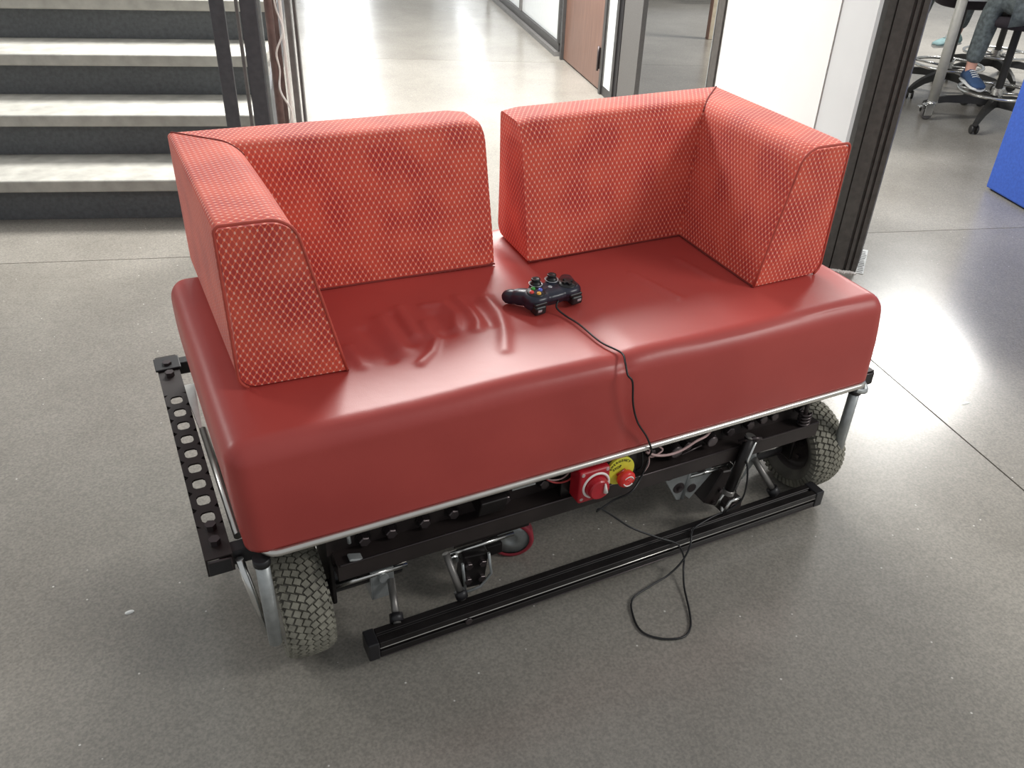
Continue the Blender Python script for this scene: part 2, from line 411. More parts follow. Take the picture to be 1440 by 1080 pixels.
for i in range(160):
    z = 0.15 + i * 0.011
    cp.append(sp(-0.205 + 0.016 * math.sin(z * 17) + 0.007 * math.sin(z * 41), 2.50 + 0.012 * math.cos(z * 29), z))
tube('loose_cable', cp, 0.004, 'white', stair, 6)
vpost('edge_plate', -0.188, 2.54, 0.01, 0.03, 0, 2.2, 'white')
vpost('guard_post', -0.165, 2.58, 0.022, 0.03, 0, 2.2, 'steelg')
vpost('guard_post', -0.142, 2.62, 0.012, 0.04, 0, 2.2, 'steelg')
# short flat bracket of the guard that stops above the floor further along
q0 = Vector((1.201, 5.317, 0)); 
prism('guard_bracket', [q0 + Vector((-0.02, 0, 0.002)), q0 + Vector((0.03, -0.012, 0.002)), q0 + Vector((0.075, -0.02, 0.55)), q0 + Vector((0.045, -0.01, 1.3)), q0 + Vector((-0.02, 0, 1.3))], (0.006, 0.02, 0), 'steelg', stair)

# ------------------------------------------------------------------ wall on the right of the corridor
A = Vector((3.079, 3.899, 0)); dr = Vector((-0.23479, -0.97204, 0)); wn = Vector((-dr.y, dr.x, 0)) * -1   # wn points to the corridor
if wn.x > 0: wn = -wn
WA = math.atan2(dr.y, dr.x); WR = Rz(WA)
def wp(t, z=0, n=0): return A + dr * t + wn * n + Vector((0, 0, z))
def wbox(name, t0, t1, z0, z1, th, mat, parent, n=0.0, bev=0.0):
    """slab in the wall plane; its corridor face is at offset n"""
    return box(name, wp((t0 + t1) / 2, (z0 + z1) / 2, n - th / 2), (t1 - t0, th, z1 - z0), mat, parent, WR, bev, 1)
wall = thing('wall_right', None, None, wp(0), kind='structure')
HT = 3.0
wbox('wall_panel', 1.735, 2.675, 0, HT, 0.09, 'whitewall', wall)
wbox('wall_panel', 2.679, 2.90, 0, HT, 0.015, 'greywall', wall, -0.004)
wbox('grey_column', 0.315, 0.635, 0, HT, 0.03, 'column', wall, 0.0)
wbox('jamb', 0.205, 0.25, 0, HT, 0.10, 'frame', wall, 0.012)
wbox('jamb', 0.252, 0.312, 0, HT, 0.03, 'blackp', wall, 0.004)
wbox('end_post', 1.663, 1.733, 0, HT, 0.05, 'pillar', wall, 0.01)
wbox('edge_strip', 1.655, 1.662, 0, HT, 0.05, 'alu', wall, 0.012)
# door
door = thing('door_1', None, None, wp(-0.5), kind='structure')
wbox('door_leaf', -1.035, -0.085, 0.012, 2.2, 0.045, 'wood', door, -0.01)
wbox('door_stop', -0.08, -0.045, 0, 2.25, 0.07, 'frame', door, 0.0)
wbox('lintel', -1.16, 0.2, 2.25, 2.33, 0.09, 'frame', door)
box('hinge', wp(-0.095, 0.22, 0.008), (0.03, 0.016, 0.14), 'bolt', door, WR, 0.003)
tube('hinge_pin', [wp(-0.083, 0.14, 0.016), wp(-0.083, 0.30, 0.016)], 0.007, 'bolt', door, 8)
# sidelight right of the door, long window left of it
w1 = thing('window_1', None, None, wp(0.08), kind='structure')
wbox('frame_post', -0.04, -0.0, 0, HT, 0.08, 'frame', w1, 0.012)
wbox('kick_plate', 0.002, 0.2, 0, 0.06, 0.05, 'frame', w1, 0.0)
wbox('frosted_pane', 0.02, 0.2, 0.062, HT, 0.01, 'frost', w1, -0.002)
wbox('frame_post', 0.0, 0.018, 0.062, HT, 0.04, 'steelg', w1, 0.0)
w2 = thing('window_2', None, None, wp(-3), kind='structure')
wbox('kick_plate', -9.0, -1.165, 0, 0.035, 0.08, 'steelg', w2, 0.03)
wbox('sill', -9.0, -1.165, 0.037, 0.10, 0.07, 'frame', w2, 0.0)
wbox('frame_post', -1.075, -1.04, 0, HT, 0.08, 'frame', w2, 0.012)
wbox('frosted_pane', -1.155, -1.077, 0.102, HT, 0.012, 'frost', w2, -0.01)
wbox('frame_post', -1.19, -1.157, 0.102, HT, 0.07, 'frame', w2, 0.01)
wbox('frame_post', -2.62, -2.57, 0.102, HT, 0.07, 'steelg', w2, 0.0)
wbox('frosted_pane', -2.568, -1.192, 0.102, HT, 0.012, 'frost', w2, -0.02)
wbox('frosted_pane', -4.2, -2.622, 0.102, HT, 0.012, 'frost', w2, -0.02)
wbox('frame_post', -4.25, -4.202, 0.102, HT, 0.07, 'frame', w2, 0.0)
wbox('frosted_pane', -8.9, -4.252, 0.102, HT, 0.012, 'frost', w2, -0.02)
# corridor end wall with two lit windows that mirror in the floor
wb = thing('wall_back', None, None, (2.5, 15.5, 0), kind='structure')
box('wall_panel', (2.0, 15.9, 2.1), (13, 0.1, 4.2), 'greywall', wb, Rz(BA))
w3 = thing('window_3', None, None, (1.6, 15.7, 0), kind='structure')
box('pane', (4.35, 15.20, 2.05), (1.0, 0.03, 3.9), 'lit', w3, Rz(BA))
for dx in (-0.55, 0.55): box('frame_post', Vector((4.35, 15.18, 2.05)) + Rz(BA) @ Vector((dx, -0.02, 0)), (0.08, 0.08, 4.1), 'frame', w3, Rz(BA))
# added glowing tube on the corridor glass wall, gives the floor its bright streak
tube('streak_emitter', [wp(-3.9, 0.86, 0.02), wp(-4.9, 0.78, 0.02), wp(-6.2, 0.58, 0.02)], 0.024, 'lit', w2, 10)
# steel pillar at the end of the wall: stepped profile
g0 = Vector((2.521, 1.147, 0)); gd = (Vector((2.622, 1.058, 0)) - g0); gw = gd.length; gd.normalize(); gb = Vector((-gd.y, gd.x, 0))
if gb.x < 0: gb = -gb
prof = [(0, 0), (0.026, 0), (0.027, 0.012), (0.031, 0.012), (0.032, 0.003), (0.083, 0.003), (0.085, 0.014), (0.092, 0.014), (0.094, 0.002), (0.106, 0.002), (0.108, 0.012), (0.114, 0.012), (0.116, 0.0), (gw, 0.0), (gw + 0.03, 0.16), (0.0, 0.20)]
pil = thing('steel_pillar', 'dark brown steel pillar with ridged profile at the end of the white wall', 'pillar', g0)
prism('pillar_shaft', [g0 + gd * a + gb * b for a, b in prof], (0, 0, HT), 'pillar', pil)
bmq = bmesh.new()
for i in range(9):
    a = 0.02 + i * 0.0135
    add_box(bmq, g0 + gd * a - gb * (0.004 + 0.006 * random.random()) + Vector((0, 0, 0.003)), (0.018, 0.014 + 0.012 * random.random(), 0.005 + 0.004 * random.random()), Rz(random.random()), 0.001, 1)
from_bm('caulk', bmq, 'white', pil)
lab = thing('paper_label', 'narrow printed paper strip on the floor beside the steel pillar', 'label', (2.74, 1.14, 0))
la = math.atan2(1.236 - 1.051, 2.841 - 2.626); lc = Vector((2.737, 1.137, 0.0015))
box('paper', lc, (0.27, 0.034, 0.001), 'paper', lab, Rz(la))
bmq = bmesh.new()
for i in range(13):
    add_box(bmq, lc + Rz(la) @ Vector((-0.12 + i * 0.019, random.uniform(-.004, .004), 0.0009)), (random.uniform(.004, .011), 0.022, 0.0006), Rz(la))
o = from_bm('print_marks', bmq, 'ink', lab); o['kind'] = 'stuff'

# things seen through the opening
cab = thing('beige_panel', 'narrow beige board standing on the floor behind the opening', 'board', (4.97, 5.2, 0))
box('board', (5.03, 5.24, 0.35), (0.10, 0.05, 0.70), 'beige', cab, Rz(BA), 0.004)
box('edge_band', (4.978, 5.25, 0.35), (0.008, 0.052, 0.70), 'wood', cab, Rz(BA))
bn = thing('grey_bench', 'low dark grey bench at the back of the room behind the opening', 'bench', (6.0, 7.2, 0))
box('bench_top', (6.1, 7.35, 0.10), (3.0, 0.6, 0.05), 'steelg', bn, Rz(BA), 0.01)
for k in range(3): tube('rail', [(5.9 + k * 0.12, 6.75 + k * 0.05, 0.2 + k * .03), (7.4 + k * 0.12, 6.2 + k * 0.05, 0.2 + k * .03)], 0.018, 'steelg', bn, 8)
for dx in (-1.2, 1.2): box('leg', Vector((6.1, 7.35, 0.0375)) + Rz(BA) @ Vector((dx, 0, 0)), (0.08, 0.5, 0.075), 'frame', bn, Rz(BA))

# blue box at the right edge
bd = Vector((-0.294, -0.956, 0)); bx = Vector((0.956, -0.294, 0)); b0 = Vector((4.056, 1.584, 0))
bb = thing('blue_box', 'tall blue felt-covered box cut by the right edge of the picture', 'box', b0)
cc = b0 + bd * 0.45 + bx * 0.35
box('body', cc + Vector((0, 0, 0.46)), (0.90, 0.70, 0.90), 'bluebox', bb, Rz(math.atan2(bd.y, bd.x)), 0.008)
box('plinth', cc + Vector((0, 0, 0.005)), (0.86, 0.66, 0.01), 'blackp', bb, Rz(math.atan2(bd.y, bd.x)))

# ------------------------------------------------------------------ drafting stools
def caster(bm_w, bm_f, p, ang):
    d = Vector((math.cos(ang), math.sin(ang), 0)); t = Vector((-d.y, d.x, 0))
    for s in (-1, 1): add_cyl(bm_w, p + t * (s * 0.016 - 0.007) + Vector((0, 0, 0.028)), p + t * (s * 0.016 + 0.007) + Vector((0, 0, 0.028)), 0.028, 16, bev=0.004)
    add_box(bm_f, p + Vector((0, 0, 0.050)), (0.03, 0.016, 0.022), Rz(ang), 0.003, 1)
def make_stool(loc, rot0, label, seat_h=0.62):
    st = thing('drafting_stool', label, 'stool', loc, 'drafting stools at the back right')
    L0 = Vector(loc); Rr = 0.40
    for k in range(5):
        a = rot0 + k * 2 * PI / 5; d = Vector((math.cos(a), math.sin(a), 0)); t = Vector((-d.y, d.x, 0))
        bm = bmesh.new()
        secs = [(0.02, 0.10, 0.155, 0.030), (0.14, 0.100, 0.150, 0.026), (0.28, 0.090, 0.130, 0.022), (0.37, 0.068, 0.105, 0.019), (0.42, 0.052, 0.078, 0.015)]
        rings = []
        for r, z0, z1, w in secs:
            c = L0 + d * r
            rings.append([bm.verts.new(c + t * w + Vector((0, 0, z0))), bm.verts.new(c - t * w + Vector((0, 0, z0))), bm.verts.new(c - t * w * .6 + Vector((0, 0, z1))), bm.verts.new(c + t * w * .6 + Vector((0, 0, z1)))])
        for i in range(len(rings) - 1):
            for j in range(4): bm.faces.new((rings[i][j], rings[i][(j + 1) % 4], rings[i + 1][(j + 1) % 4], rings[i + 1][j]))
        bm.faces.new(rings[0]); bm.faces.new(rings[-1][::-1]); bmesh.ops.recalc_face_normals(bm, faces=bm.faces)
        arm = from_bm('base_arm', bm, 'stoolblack', st)
        bw = bmesh.new(); bf = bmesh.new(); caster(bw, bf, L0 + d * 0.395, a + 0.6)
        merge(bw, bf); from_bm('caster', bw, 'stoolblack', arm)
    cyl('hub', L0 + Vector((0, 0, 0.095)), L0 + Vector((0, 0, 0.20)), 0.045, 'stoolblack', st, 20, 0.032, 0.004)
    cyl('column', L0 + Vector((0, 0, 0.20)), L0 + Vector((0, 0, seat_h - 0.04)), 0.024, 'stoolblack', st, 16)
    ring = tube('foot_ring', [L0 + Vector((0.235 * math.cos(i * PI / 24), 0.235 * math.sin(i * PI / 24), 0.19)) for i in range(48)], 0.011, 'chrome', st, 8, True)
    for k in range(4):
        a = rot0 + 0.3 + k * PI / 2; d = Vector((math.cos(a), math.sin(a), 0))
        tube('spoke', [L0 + d * 0.03 + Vector((0, 0, 0.18)), L0 + d * 0.232 + Vector((0, 0, 0.19))], 0.008, 'chrome', ring, 8)
    cyl('ring_collar', L0 + Vector((0, 0, 0.165)), L0 + Vector((0, 0, 0.215)), 0.038, 'chrome', ring, 16, bev=0.004)
    lathe('seat', [(0, 0.001), (0, 0.17), (0.012, 0.20), (0.04, 0.205), (0.065, 0.19), (0.07, 0.001)], L0 + Vector((0, 0, seat_h - 0.04)), (0, 0, 1), 'darkcloth', st, 28)
    return st
make_stool((5.205, 2.494, 0), math.radians(-154), 'nearest black drafting stool with chrome foot ring beside the blue box')
make_stool((5.53, 3.17, 0), math.radians(-170), 'black drafting stool with chrome foot ring behind the white table pole')
make_stool((6.26, 3.34, 0), math.radians(-120), 'farthest black drafting stool with chrome foot ring, behind the nearest stool')



# ------------------------------------------------------------------ table with pole legs on chrome casters
te = Vector((0.93, -0.367, 0)); tm = Vector((0.367, 0.93, 0)); TR = Rz(math.atan2(te.y, te.x)); t0 = Vector((4.85, 2.66, 0))
tb = thing('work_table', 'pale work table on off-white pole legs with chrome casters behind the pillar', 'table', t0)
box('tabletop', t0 + te * 0.8 + tm * 0.40 + Vector((0, 0, 0.86)), (1.7, 0.84, 0.03), 'tabletop', tb, TR, 0.005)
for a, b in ((0, 0.02), (1.58, 0.02), (0, 0.78), (1.58, 0.78)):
    p = t0 + te * a + tm * b
    lg = tube('leg', [p + Vector((0, 0, 0.115)), p + Vector((0, 0, 0.842))], 0.031, 'pole', tb, 18)
    cs = p - te * 0.03 - tm * 0.02
    cf = bmesh.new()
    add_cyl(cf, p + Vector((0, 0, 0.095)), p + Vector((0, 0, 0.114)), 0.033, 18, bev=0.003)
    for s in (-1, 1): add_box(cf, cs + tm * (s * 0.022) + Vector((0, 0, 0.065)), (0.055, 0.005, 0.075), TR, 0.002, 1)
    add_box(cf, cs + Vector((0, 0, 0.093)), (0.07, 0.05, 0.006), TR, 0.002, 1)
    add_box(cf, cs - te * 0.045 + Vector((0, 0, 0.082)), (0.045, 0.04, 0.006), TR, 0.002, 1)
    from_bm('caster_fork', cf, 'chrome', lg)
    wh = bmesh.new(); add_cyl(wh, cs - tm * 0.014 + Vector((0, 0, 0.04)), cs + tm * 0.014 + Vector((0, 0, 0.04)), 0.04, 24, bev=0.005)
    from_bm('caster_wheel', wh, 'grey', lg)
for b in (0.02, 0.78): box('rail', t0 + te * 0.79 + tm * b + Vector((0, 0, 0.74)), (1.52, 0.03, 0.05), 'tabletop', tb, TR, 0.003)

# ------------------------------------------------------------------ people sitting at the table (only their lower legs reach the frame)
def add_subd(o, mods):
    for t, kw in mods:
        m = o.modifiers.new(t.lower(), t)
        for k, v in kw.items(): setattr(m, k, v)
def skin_body(name, verts, edges, radii, mat, parent, root=0, sub=2):
    off = wloc(parent); me = bpy.data.meshes.new(name)
    me.from_pydata([Vector(v) - off for v in verts], edges, []); me.update()
    o = link(name, me, mat, parent)
    add_subd(o, [('SKIN', {'use_smooth_shade': True}), ('SUBSURF', {'levels': sub, 'render_levels': sub})])
    sv = me.skin_vertices[0].data
    for i, r in enumerate(radii):
        sv[i].radius = r if isinstance(r, tuple) else (r, r)
        sv[i].use_root = (i == root)
    return o
def shoe(parent, heel, d, mats, name='shoe', L_=0.30):
    """heel: point under the heel at sole level, d: horizontal pointing direction"""
    d = Vector(d).normalized(); t = Vector((-d.y, d.x, 0)); up = Vector((0, 0, 1))
    secs = [(-0.01, .028, .060), (0.03, .036, .095), (0.09, .037, .090), (0.15, .043, .068), (0.21, .048, .055), (0.26, .044, .043), (0.292, .024, .028)]
    def build(zf, w_):
        bm = bmesh.new(); rings = []
        for x, w, h in secs:
            c = Vector(heel) + d * x * L_ / 0.3; lo, hi = zf(h); r = []
            for j in range(10):
                a = 2 * PI * j / 10; cs, sn = math.cos(a), math.sin(a)
                r.append(bm.verts.new(c + t * (cs * w * w_) + up * (lo + (hi - lo) * (0.5 + 0.5 * sn))))
            rings.append(r)
        for i in range(len(rings) - 1):
            for j in range(10):
                f = bm.faces.new((rings[i][j], rings[i][(j + 1) % 10], rings[i + 1][(j + 1) % 10], rings[i + 1][j])); f.smooth = True
        bm.faces.new(rings[0]); bm.faces.new(rings[-1][::-1]); bmesh.ops.recalc_face_normals(bm, faces=bm.faces); return bm
    u = from_bm(name, build(lambda h: (0.012, h), 1.0), mats[0], parent)
    from_bm('sole', build(lambda h: (0.0, 0.024), 1.08), mats[1], u)
    bm = bmesh.new()
    for i in range(4):
        c = Vector(heel) + d * (0.11 + i * 0.022) + up * (0.083 - i * 0.007)
        add_tube(bm, [c - t * 0.022, c + up * 0.005, c + t * 0.022], 0.003, 6)
    from_bm('laces', bm, 'sole', u)
def person(label, seat, face, feet, shoes, top, height_seat):
    """seat: pelvis xy; face: facing angle; feet: two (heel point, toe direction)"""
    pr = thing('person', label, 'person', (seat[0], seat[1], 0), 'people sitting at the work table')
    f = Vector((math.cos(face), math.sin(face), 0)); l = Vector((-f.y, f.x, 0)); P0 = Vector((seat[0], seat[1], height_seat + 0.11)); up = Vector((0, 0, 1))
    V = [P0, P0 + up * 0.20, P0 + up * 0.40 + f * 0.02, P0 + up * 0.50, P0 + up * 0.58 + f * 0.02, P0 + up * 0.66 + f * 0.03, P0 + up * 0.76 + f * 0.03]
    E_ = [(0, 1), (1, 2), (2, 3), (3, 4), (4, 5), (5, 6)]; Rr = [(.13, .11), (.13, .10), (.155, .10), (.09, .07), (.052, .052), (.075, .085), (.07, .08)]
    for s in (1, -1):
        b = len(V); sh = P0 + up * 0.46 + l * s * 0.17; el = P0 + up * 0.22 + l * s * 0.24 + f * 0.10; wr = P0 + up * 0.27 + l * s * 0.15 + f * 0.32; hd = wr + f * 0.05
        V += [sh, el, wr, hd]; E_ += [(3, b), (b, b + 1), (b + 1, b + 2), (b + 2, b + 3)]; Rr += [.055, .042, .028, (.04, .018)]
        for k in range(4):
            c = len(V); o_ = l * (k - 1.5) * 0.019
            V += [hd + o_ + f * 0.05, hd + o_ + f * (0.085 - abs(k - 1.4) * .008) - up * 0.015]; E_ += [(b + 3, c), (c, c + 1)]; Rr += [.009, .007]
        c = len(V); V += [hd - l * s * 0.045 + f * 0.01, hd - l * s * 0.055 + f * 0.04]; E_ += [(b + 3, c), (c, c + 1)]; Rr += [.011, .008]
    body_legs = []
    for s, (heel, td) in zip((1, -1), feet):
        b = len(V); heel = Vector(heel); td = Vector(td).normalized(); an = heel + td * 0.045 + up * 0.10
        hip = P0 + l * s * 0.09; kn = Vector((an.x, an.y, 0)) * 0.85 + Vector((hip.x, hip.y, 0)) * 0.15 + up * max(an.z + 0.40, P0.z + 0.0)
        V += [hip, kn, an, heel + td * 0.07 + up * 0.045, heel + td * 0.2 + up * 0.03]; E_ += [(0, b), (b, b + 1), (b + 1, b + 2), (b + 2, b + 3), (b + 3, b + 4)]; Rr += [.085, .062, .034, .034, .028]
        body_legs.append((hip, kn, an))
    skin_body('body', V, E_, Rr, 'skin', pr)
    V2 = [P0]; E2 = []; R2 = [(.15, .125)]
    for hip, kn, an in body_legs:
        b = len(V2); V2 += [hip, kn, kn * 0.45 + an * 0.55, kn * 0.03 + an * 0.97]; E2 += [(0, b), (b, b + 1), (b + 1, b + 2), (b + 2, b + 3)]; R2 += [.10, .078, .062, .055]
    skin_body('trousers', V2, E2, R2, 'jeans', pr)
    V3 = [P0 + up * 0.04, P0 + up * 0.22, P0 + up * 0.41 + f * .02, P0 + up * 0.50]; E3 = [(0, 1), (1, 2), (2, 3)]; R3 = [(.15, .125), (.15, .12), (.17, .12), (.08, .07)]
    for s in (1, -1):
        b = len(V3); V3 += [P0 + up * 0.46 + l * s * 0.17, P0 + up * 0.22 + l * s * 0.24 + f * 0.10]; E3 += [(2, b), (b, b + 1)]; R3 += [.068, .058]
    skin_body('jumper', V3, E3, R3, top, pr)
    hc = P0 + up * 0.72 + f * 0.03
    bm = bmesh.new(); bmesh.ops.create_uvsphere(bm, u_segments=20, v_segments=12, radius=1)
    for v in bm.verts: v.co = hc + l * v.co.x * 0.092 + f * (v.co.y * 0.10 - 0.022) + up * (v.co.z * 0.115 + 0.035)
    for fc in bm.faces: fc.smooth = True
    from_bm('hair', bm, 'hair', pr)
    for s in (1, -1):
        bm = bmesh.new(); bmesh.ops.create_uvsphere(bm, u_segments=10, v_segments=8, radius=0.012); bmesh.ops.translate(bm, verts=bm.verts, vec=hc + f * 0.076 + l * s * 0.032); from_bm('eye', bm, 'eye', pr)
    bm = bmesh.new(); add_cyl(bm, hc + f * 0.07 - up * 0.005, hc + f * 0.10 - up * 0.03, 0.007, 10, 0.013); from_bm('nose', bm, 'skin', pr)
    tube('mouth', [hc + f * 0.076 - up * 0.055 + l * 0.022, hc + f * 0.083 - up * 0.058, hc + f * 0.076 - up * 0.055 - l * 0.022], 0.004, 'redwheel', pr, 6)
    for (heel, td), mt in zip(feet, shoes): shoe(pr, heel, td, mt)
person('person in grey trousers sitting on the nearest stool, blue shoe on its foot ring', (5.15, 2.32), math.radians(200),
       [((5.22, 2.02, 0.235), (-0.6, -0.8, 0)), ((5.04, 2.64, 0.235), (-0.5, -0.8, 0))], [('navyshoe', 'sole'), ('navyshoe', 'sole')], 'darkcloth', 0.62)
person('person in pale teal sneakers sitting farther back behind the table pole', (6.28, 3.50), math.radians(180),
       [((5.99, 3.50, 0.235), (-1.0, -0.12, 0)), ((6.06, 3.92, 0.235), (-0.95, 0.30, 0))], [('teal', 'sole'), ('teal', 'sole')], 'darkcloth', 0.62)

# ------------------------------------------------------------------ motorised sofa base
H0, H1, HP = 0.3763, 0.6045, 0.932
sofa = thing('motorised_sofa', 'motorised two-seat sofa bench in red leather on a black wheeled frame', 'sofa', (0.75, 0.37, 0))
WR_ = [([(0.26, 0.277), (0.268, 0.197)], .0045, .013), ([(0.361, 0.362), (0.358, 0.221)], .006, .020), ([(0.412, 0.398), (0.405, 0.271)], .005, .012),
       ([(0.468, 0.386), (0.511, 0.379), (0.517, 0.322), (0.497, 0.266)], .005, .011), ([(0.44, 0.313), (0.433, 0.259), (0.438, 0.235), (0.413, 0.192), (0.377, 0.162)], .005, .010),
       ([(0.551, 0.396), (0.554, 0.314), (0.549, 0.268), (0.534, 0.24)], .005, .013), ([(0.613, 0.371), (0.61, 0.292), (0.586, 0.212), (0.552, 0.14)], .004, .014),
       ([(0.995, 0.353), (1.032, 0.201)], .003, .010), ([(1.149, 0.38), (1.168, 0.246)], .003, .011),
       ([(0.312, 0.33), (0.325, 0.20)], -.004, .016), ([(0.386, 0.37), (0.386, 0.24)], -.004, .012), ([(0.475, 0.34), (0.47, 0.25)], -.005, .016), ([(0.583, 0.37), (0.57, 0.25)], -.003, .016)]
def seg_d(px, py, pl):
    best = 9
    for (ax, ay), (bx_, by_) in zip(pl, pl[1:]):
        dx, dy = bx_ - ax, by_ - ay; t = max(0, min(1, ((px - ax) * dx + (py - ay) * dy) / (dx * dx + dy * dy)))
        best = min(best, math.hypot(px - ax - t * dx, py - ay - t * dy))
    return best
def seat_cushion():
    Lx, Dy = 1.535, 0.734; hz = H1 - H0; r = 0.038
    bm = bmesh.new(); grid = {}
    nx, ny, nz = 250, 122, 36
    def vert(i, j, k):
        key = (i, j, k)
        if key in grid: return grid[key]
        x, y, z = Lx * i / nx, Dy * j / ny, hz * k / nz
        cx = min(max(x, r), Lx - r); cy = min(max(y, r), Dy - r); cz = min(z, hz - r)
        v = Vector((x - cx, y - cy, z - cz))
        if v.length > 1e-9:
            n_ = v.normalized(); p = Vector((cx, cy, cz)) + n_ * r
        else: p = Vector((x, y, z)); n_ = Vector((0, 0, 1 if k == nz else -1))
        f = p.z / hz
        # loose leather: soft bulge of the sides, crown and creases of the top
        bul = 0.005 * math.sin(PI * min(1, f * 1.02)) * (1 - abs(n_.z))
        p = p + Vector((n_.x, n_.y, 0)) * bul
        p.x += -0.024 - 0.008 * f; p.y += 0.0155 * f
        if n_.z > 0.3:
            wgt = n_.z; wx, wy = p.x, p.y; dz = 0
            for pl, amp, wid in WR_:
                if min(a[0] for a in pl) - .06 < wx < max(a[0] for a in pl) + .06 and min(a[1] for a in pl) - .06 < wy < max(a[1] for a in pl) + .06:
                    q_ = seg_d(wx, wy, pl); dz += amp * math.exp(-(q_ / wid) ** 2)
            dz += 0.0035 * noise.noise(Vector((wx * 4, wy * 4, 0.3)))
            p.z += dz * wgt
        # shallow pull in the leather where the two halves meet
        gx = p.x - (0.765 + 0.02 * (1 - f)); 
        if n_.y < 0.2 and p.y < 0.25: p.y += 0.0035 * math.exp(-(gx / 0.016) ** 2) * (0.35 + 0.65 * f)
        if n_.z > 0.2: p.z -= 0.0045 * math.exp(-(gx / 0.03) ** 2)
        if abs(n_.y) > 0.7: p.y += 0.0025 * noise.noise(Vector((p.x * 5, 1.7, p.z * 9)))
        grid[key] = bm.verts.new(p + Vector((0, 0, H0 + 0.002))); return grid[key]
    def quad(a, b, c, d):
        f = bm.faces.new((vert(*a), vert(*b), vert(*c), vert(*d))); f.smooth = True
    for i in range(nx):
        for j in range(ny):
            quad((i, j, nz), (i + 1, j, nz), (i + 1, j + 1, nz), (i, j + 1, nz)); 
    for i in range(nx):
        for k in range(nz):
            quad((i, 0, k), (i + 1, 0, k), (i + 1, 0, k + 1), (i, 0, k + 1)); quad((i + 1, ny, k), (i, ny, k), (i, ny, k + 1), (i + 1, ny, k + 1))
    for j in range(ny):
        for k in range(nz):
            quad((0, j + 1, k), (0, j, k), (0, j, k + 1), (0, j + 1, k + 1)); quad((nx, j, k), (nx, j + 1, k), (nx, j + 1, k + 1), (nx, j, k + 1))
    bot = [vert(i, 0, 0) for i in range(nx)] + [vert(nx, j, 0) for j in range(ny)] + [vert(i, ny, 0) for i in range(nx, 0, -1)] + [vert(0, j, 0) for j in range(ny, 0, -1)]
    bm.faces.new(bot[::-1])
    return from_bm('seat_cushion', bm, 'leather', sofa)
seat_cushion()
# base board and silver rail below the cushion
box('base_board', (0.75, 0.367, H0 - 0.008), (1.46, 0.70, 0.018), 'blackp', sofa)
def rrect(x0, x1, y0, y1, r, z, n=6):
    out = []
    for cx, cy, a0 in ((x1 - r, y0 + r, -PI / 2), (x1 - r, y1 - r, 0), (x0 + r, y1 - r, PI / 2), (x0 + r, y0 + r, PI)):
        for i in range(n + 1): a = a0 + i * PI / 2 / n; out.append((cx + r * math.cos(a), cy + r * math.sin(a), z))
    return out
tube('silver_rail', rrect(0.004, 1.496, -0.002, 0.736, 0.03, H0 - 0.004), 0.0075, 'rail', sofa, 10, True)
for x, y in ((-0.001, 0.012), (1.475, 0.012), (0.03, 0.70), (1.475, 0.70)):
    lg = tube('bench_leg', [(x, y, 0.128), (x, y, 0.355)], 0.0135, 'alu', sofa, 14)
    tube('collar', [(x, y, 0.343), (x, y, 0.360)], 0.0165, 'blackp', lg, 14)
tube('corner_bracket', smooth_path([(1.46, 0.0, 0.362), (1.49, -0.004, 0.352), (1.512, 0.02, 0.352), (1.515, 0.05, 0.36)], 5), 0.007, 'alu', sofa, 8)
tube('stay_rod', [(-0.036, 0.05, 0.335), (-0.012, 0.03, 0.14)], 0.008, 'chrome', sofa, 10)

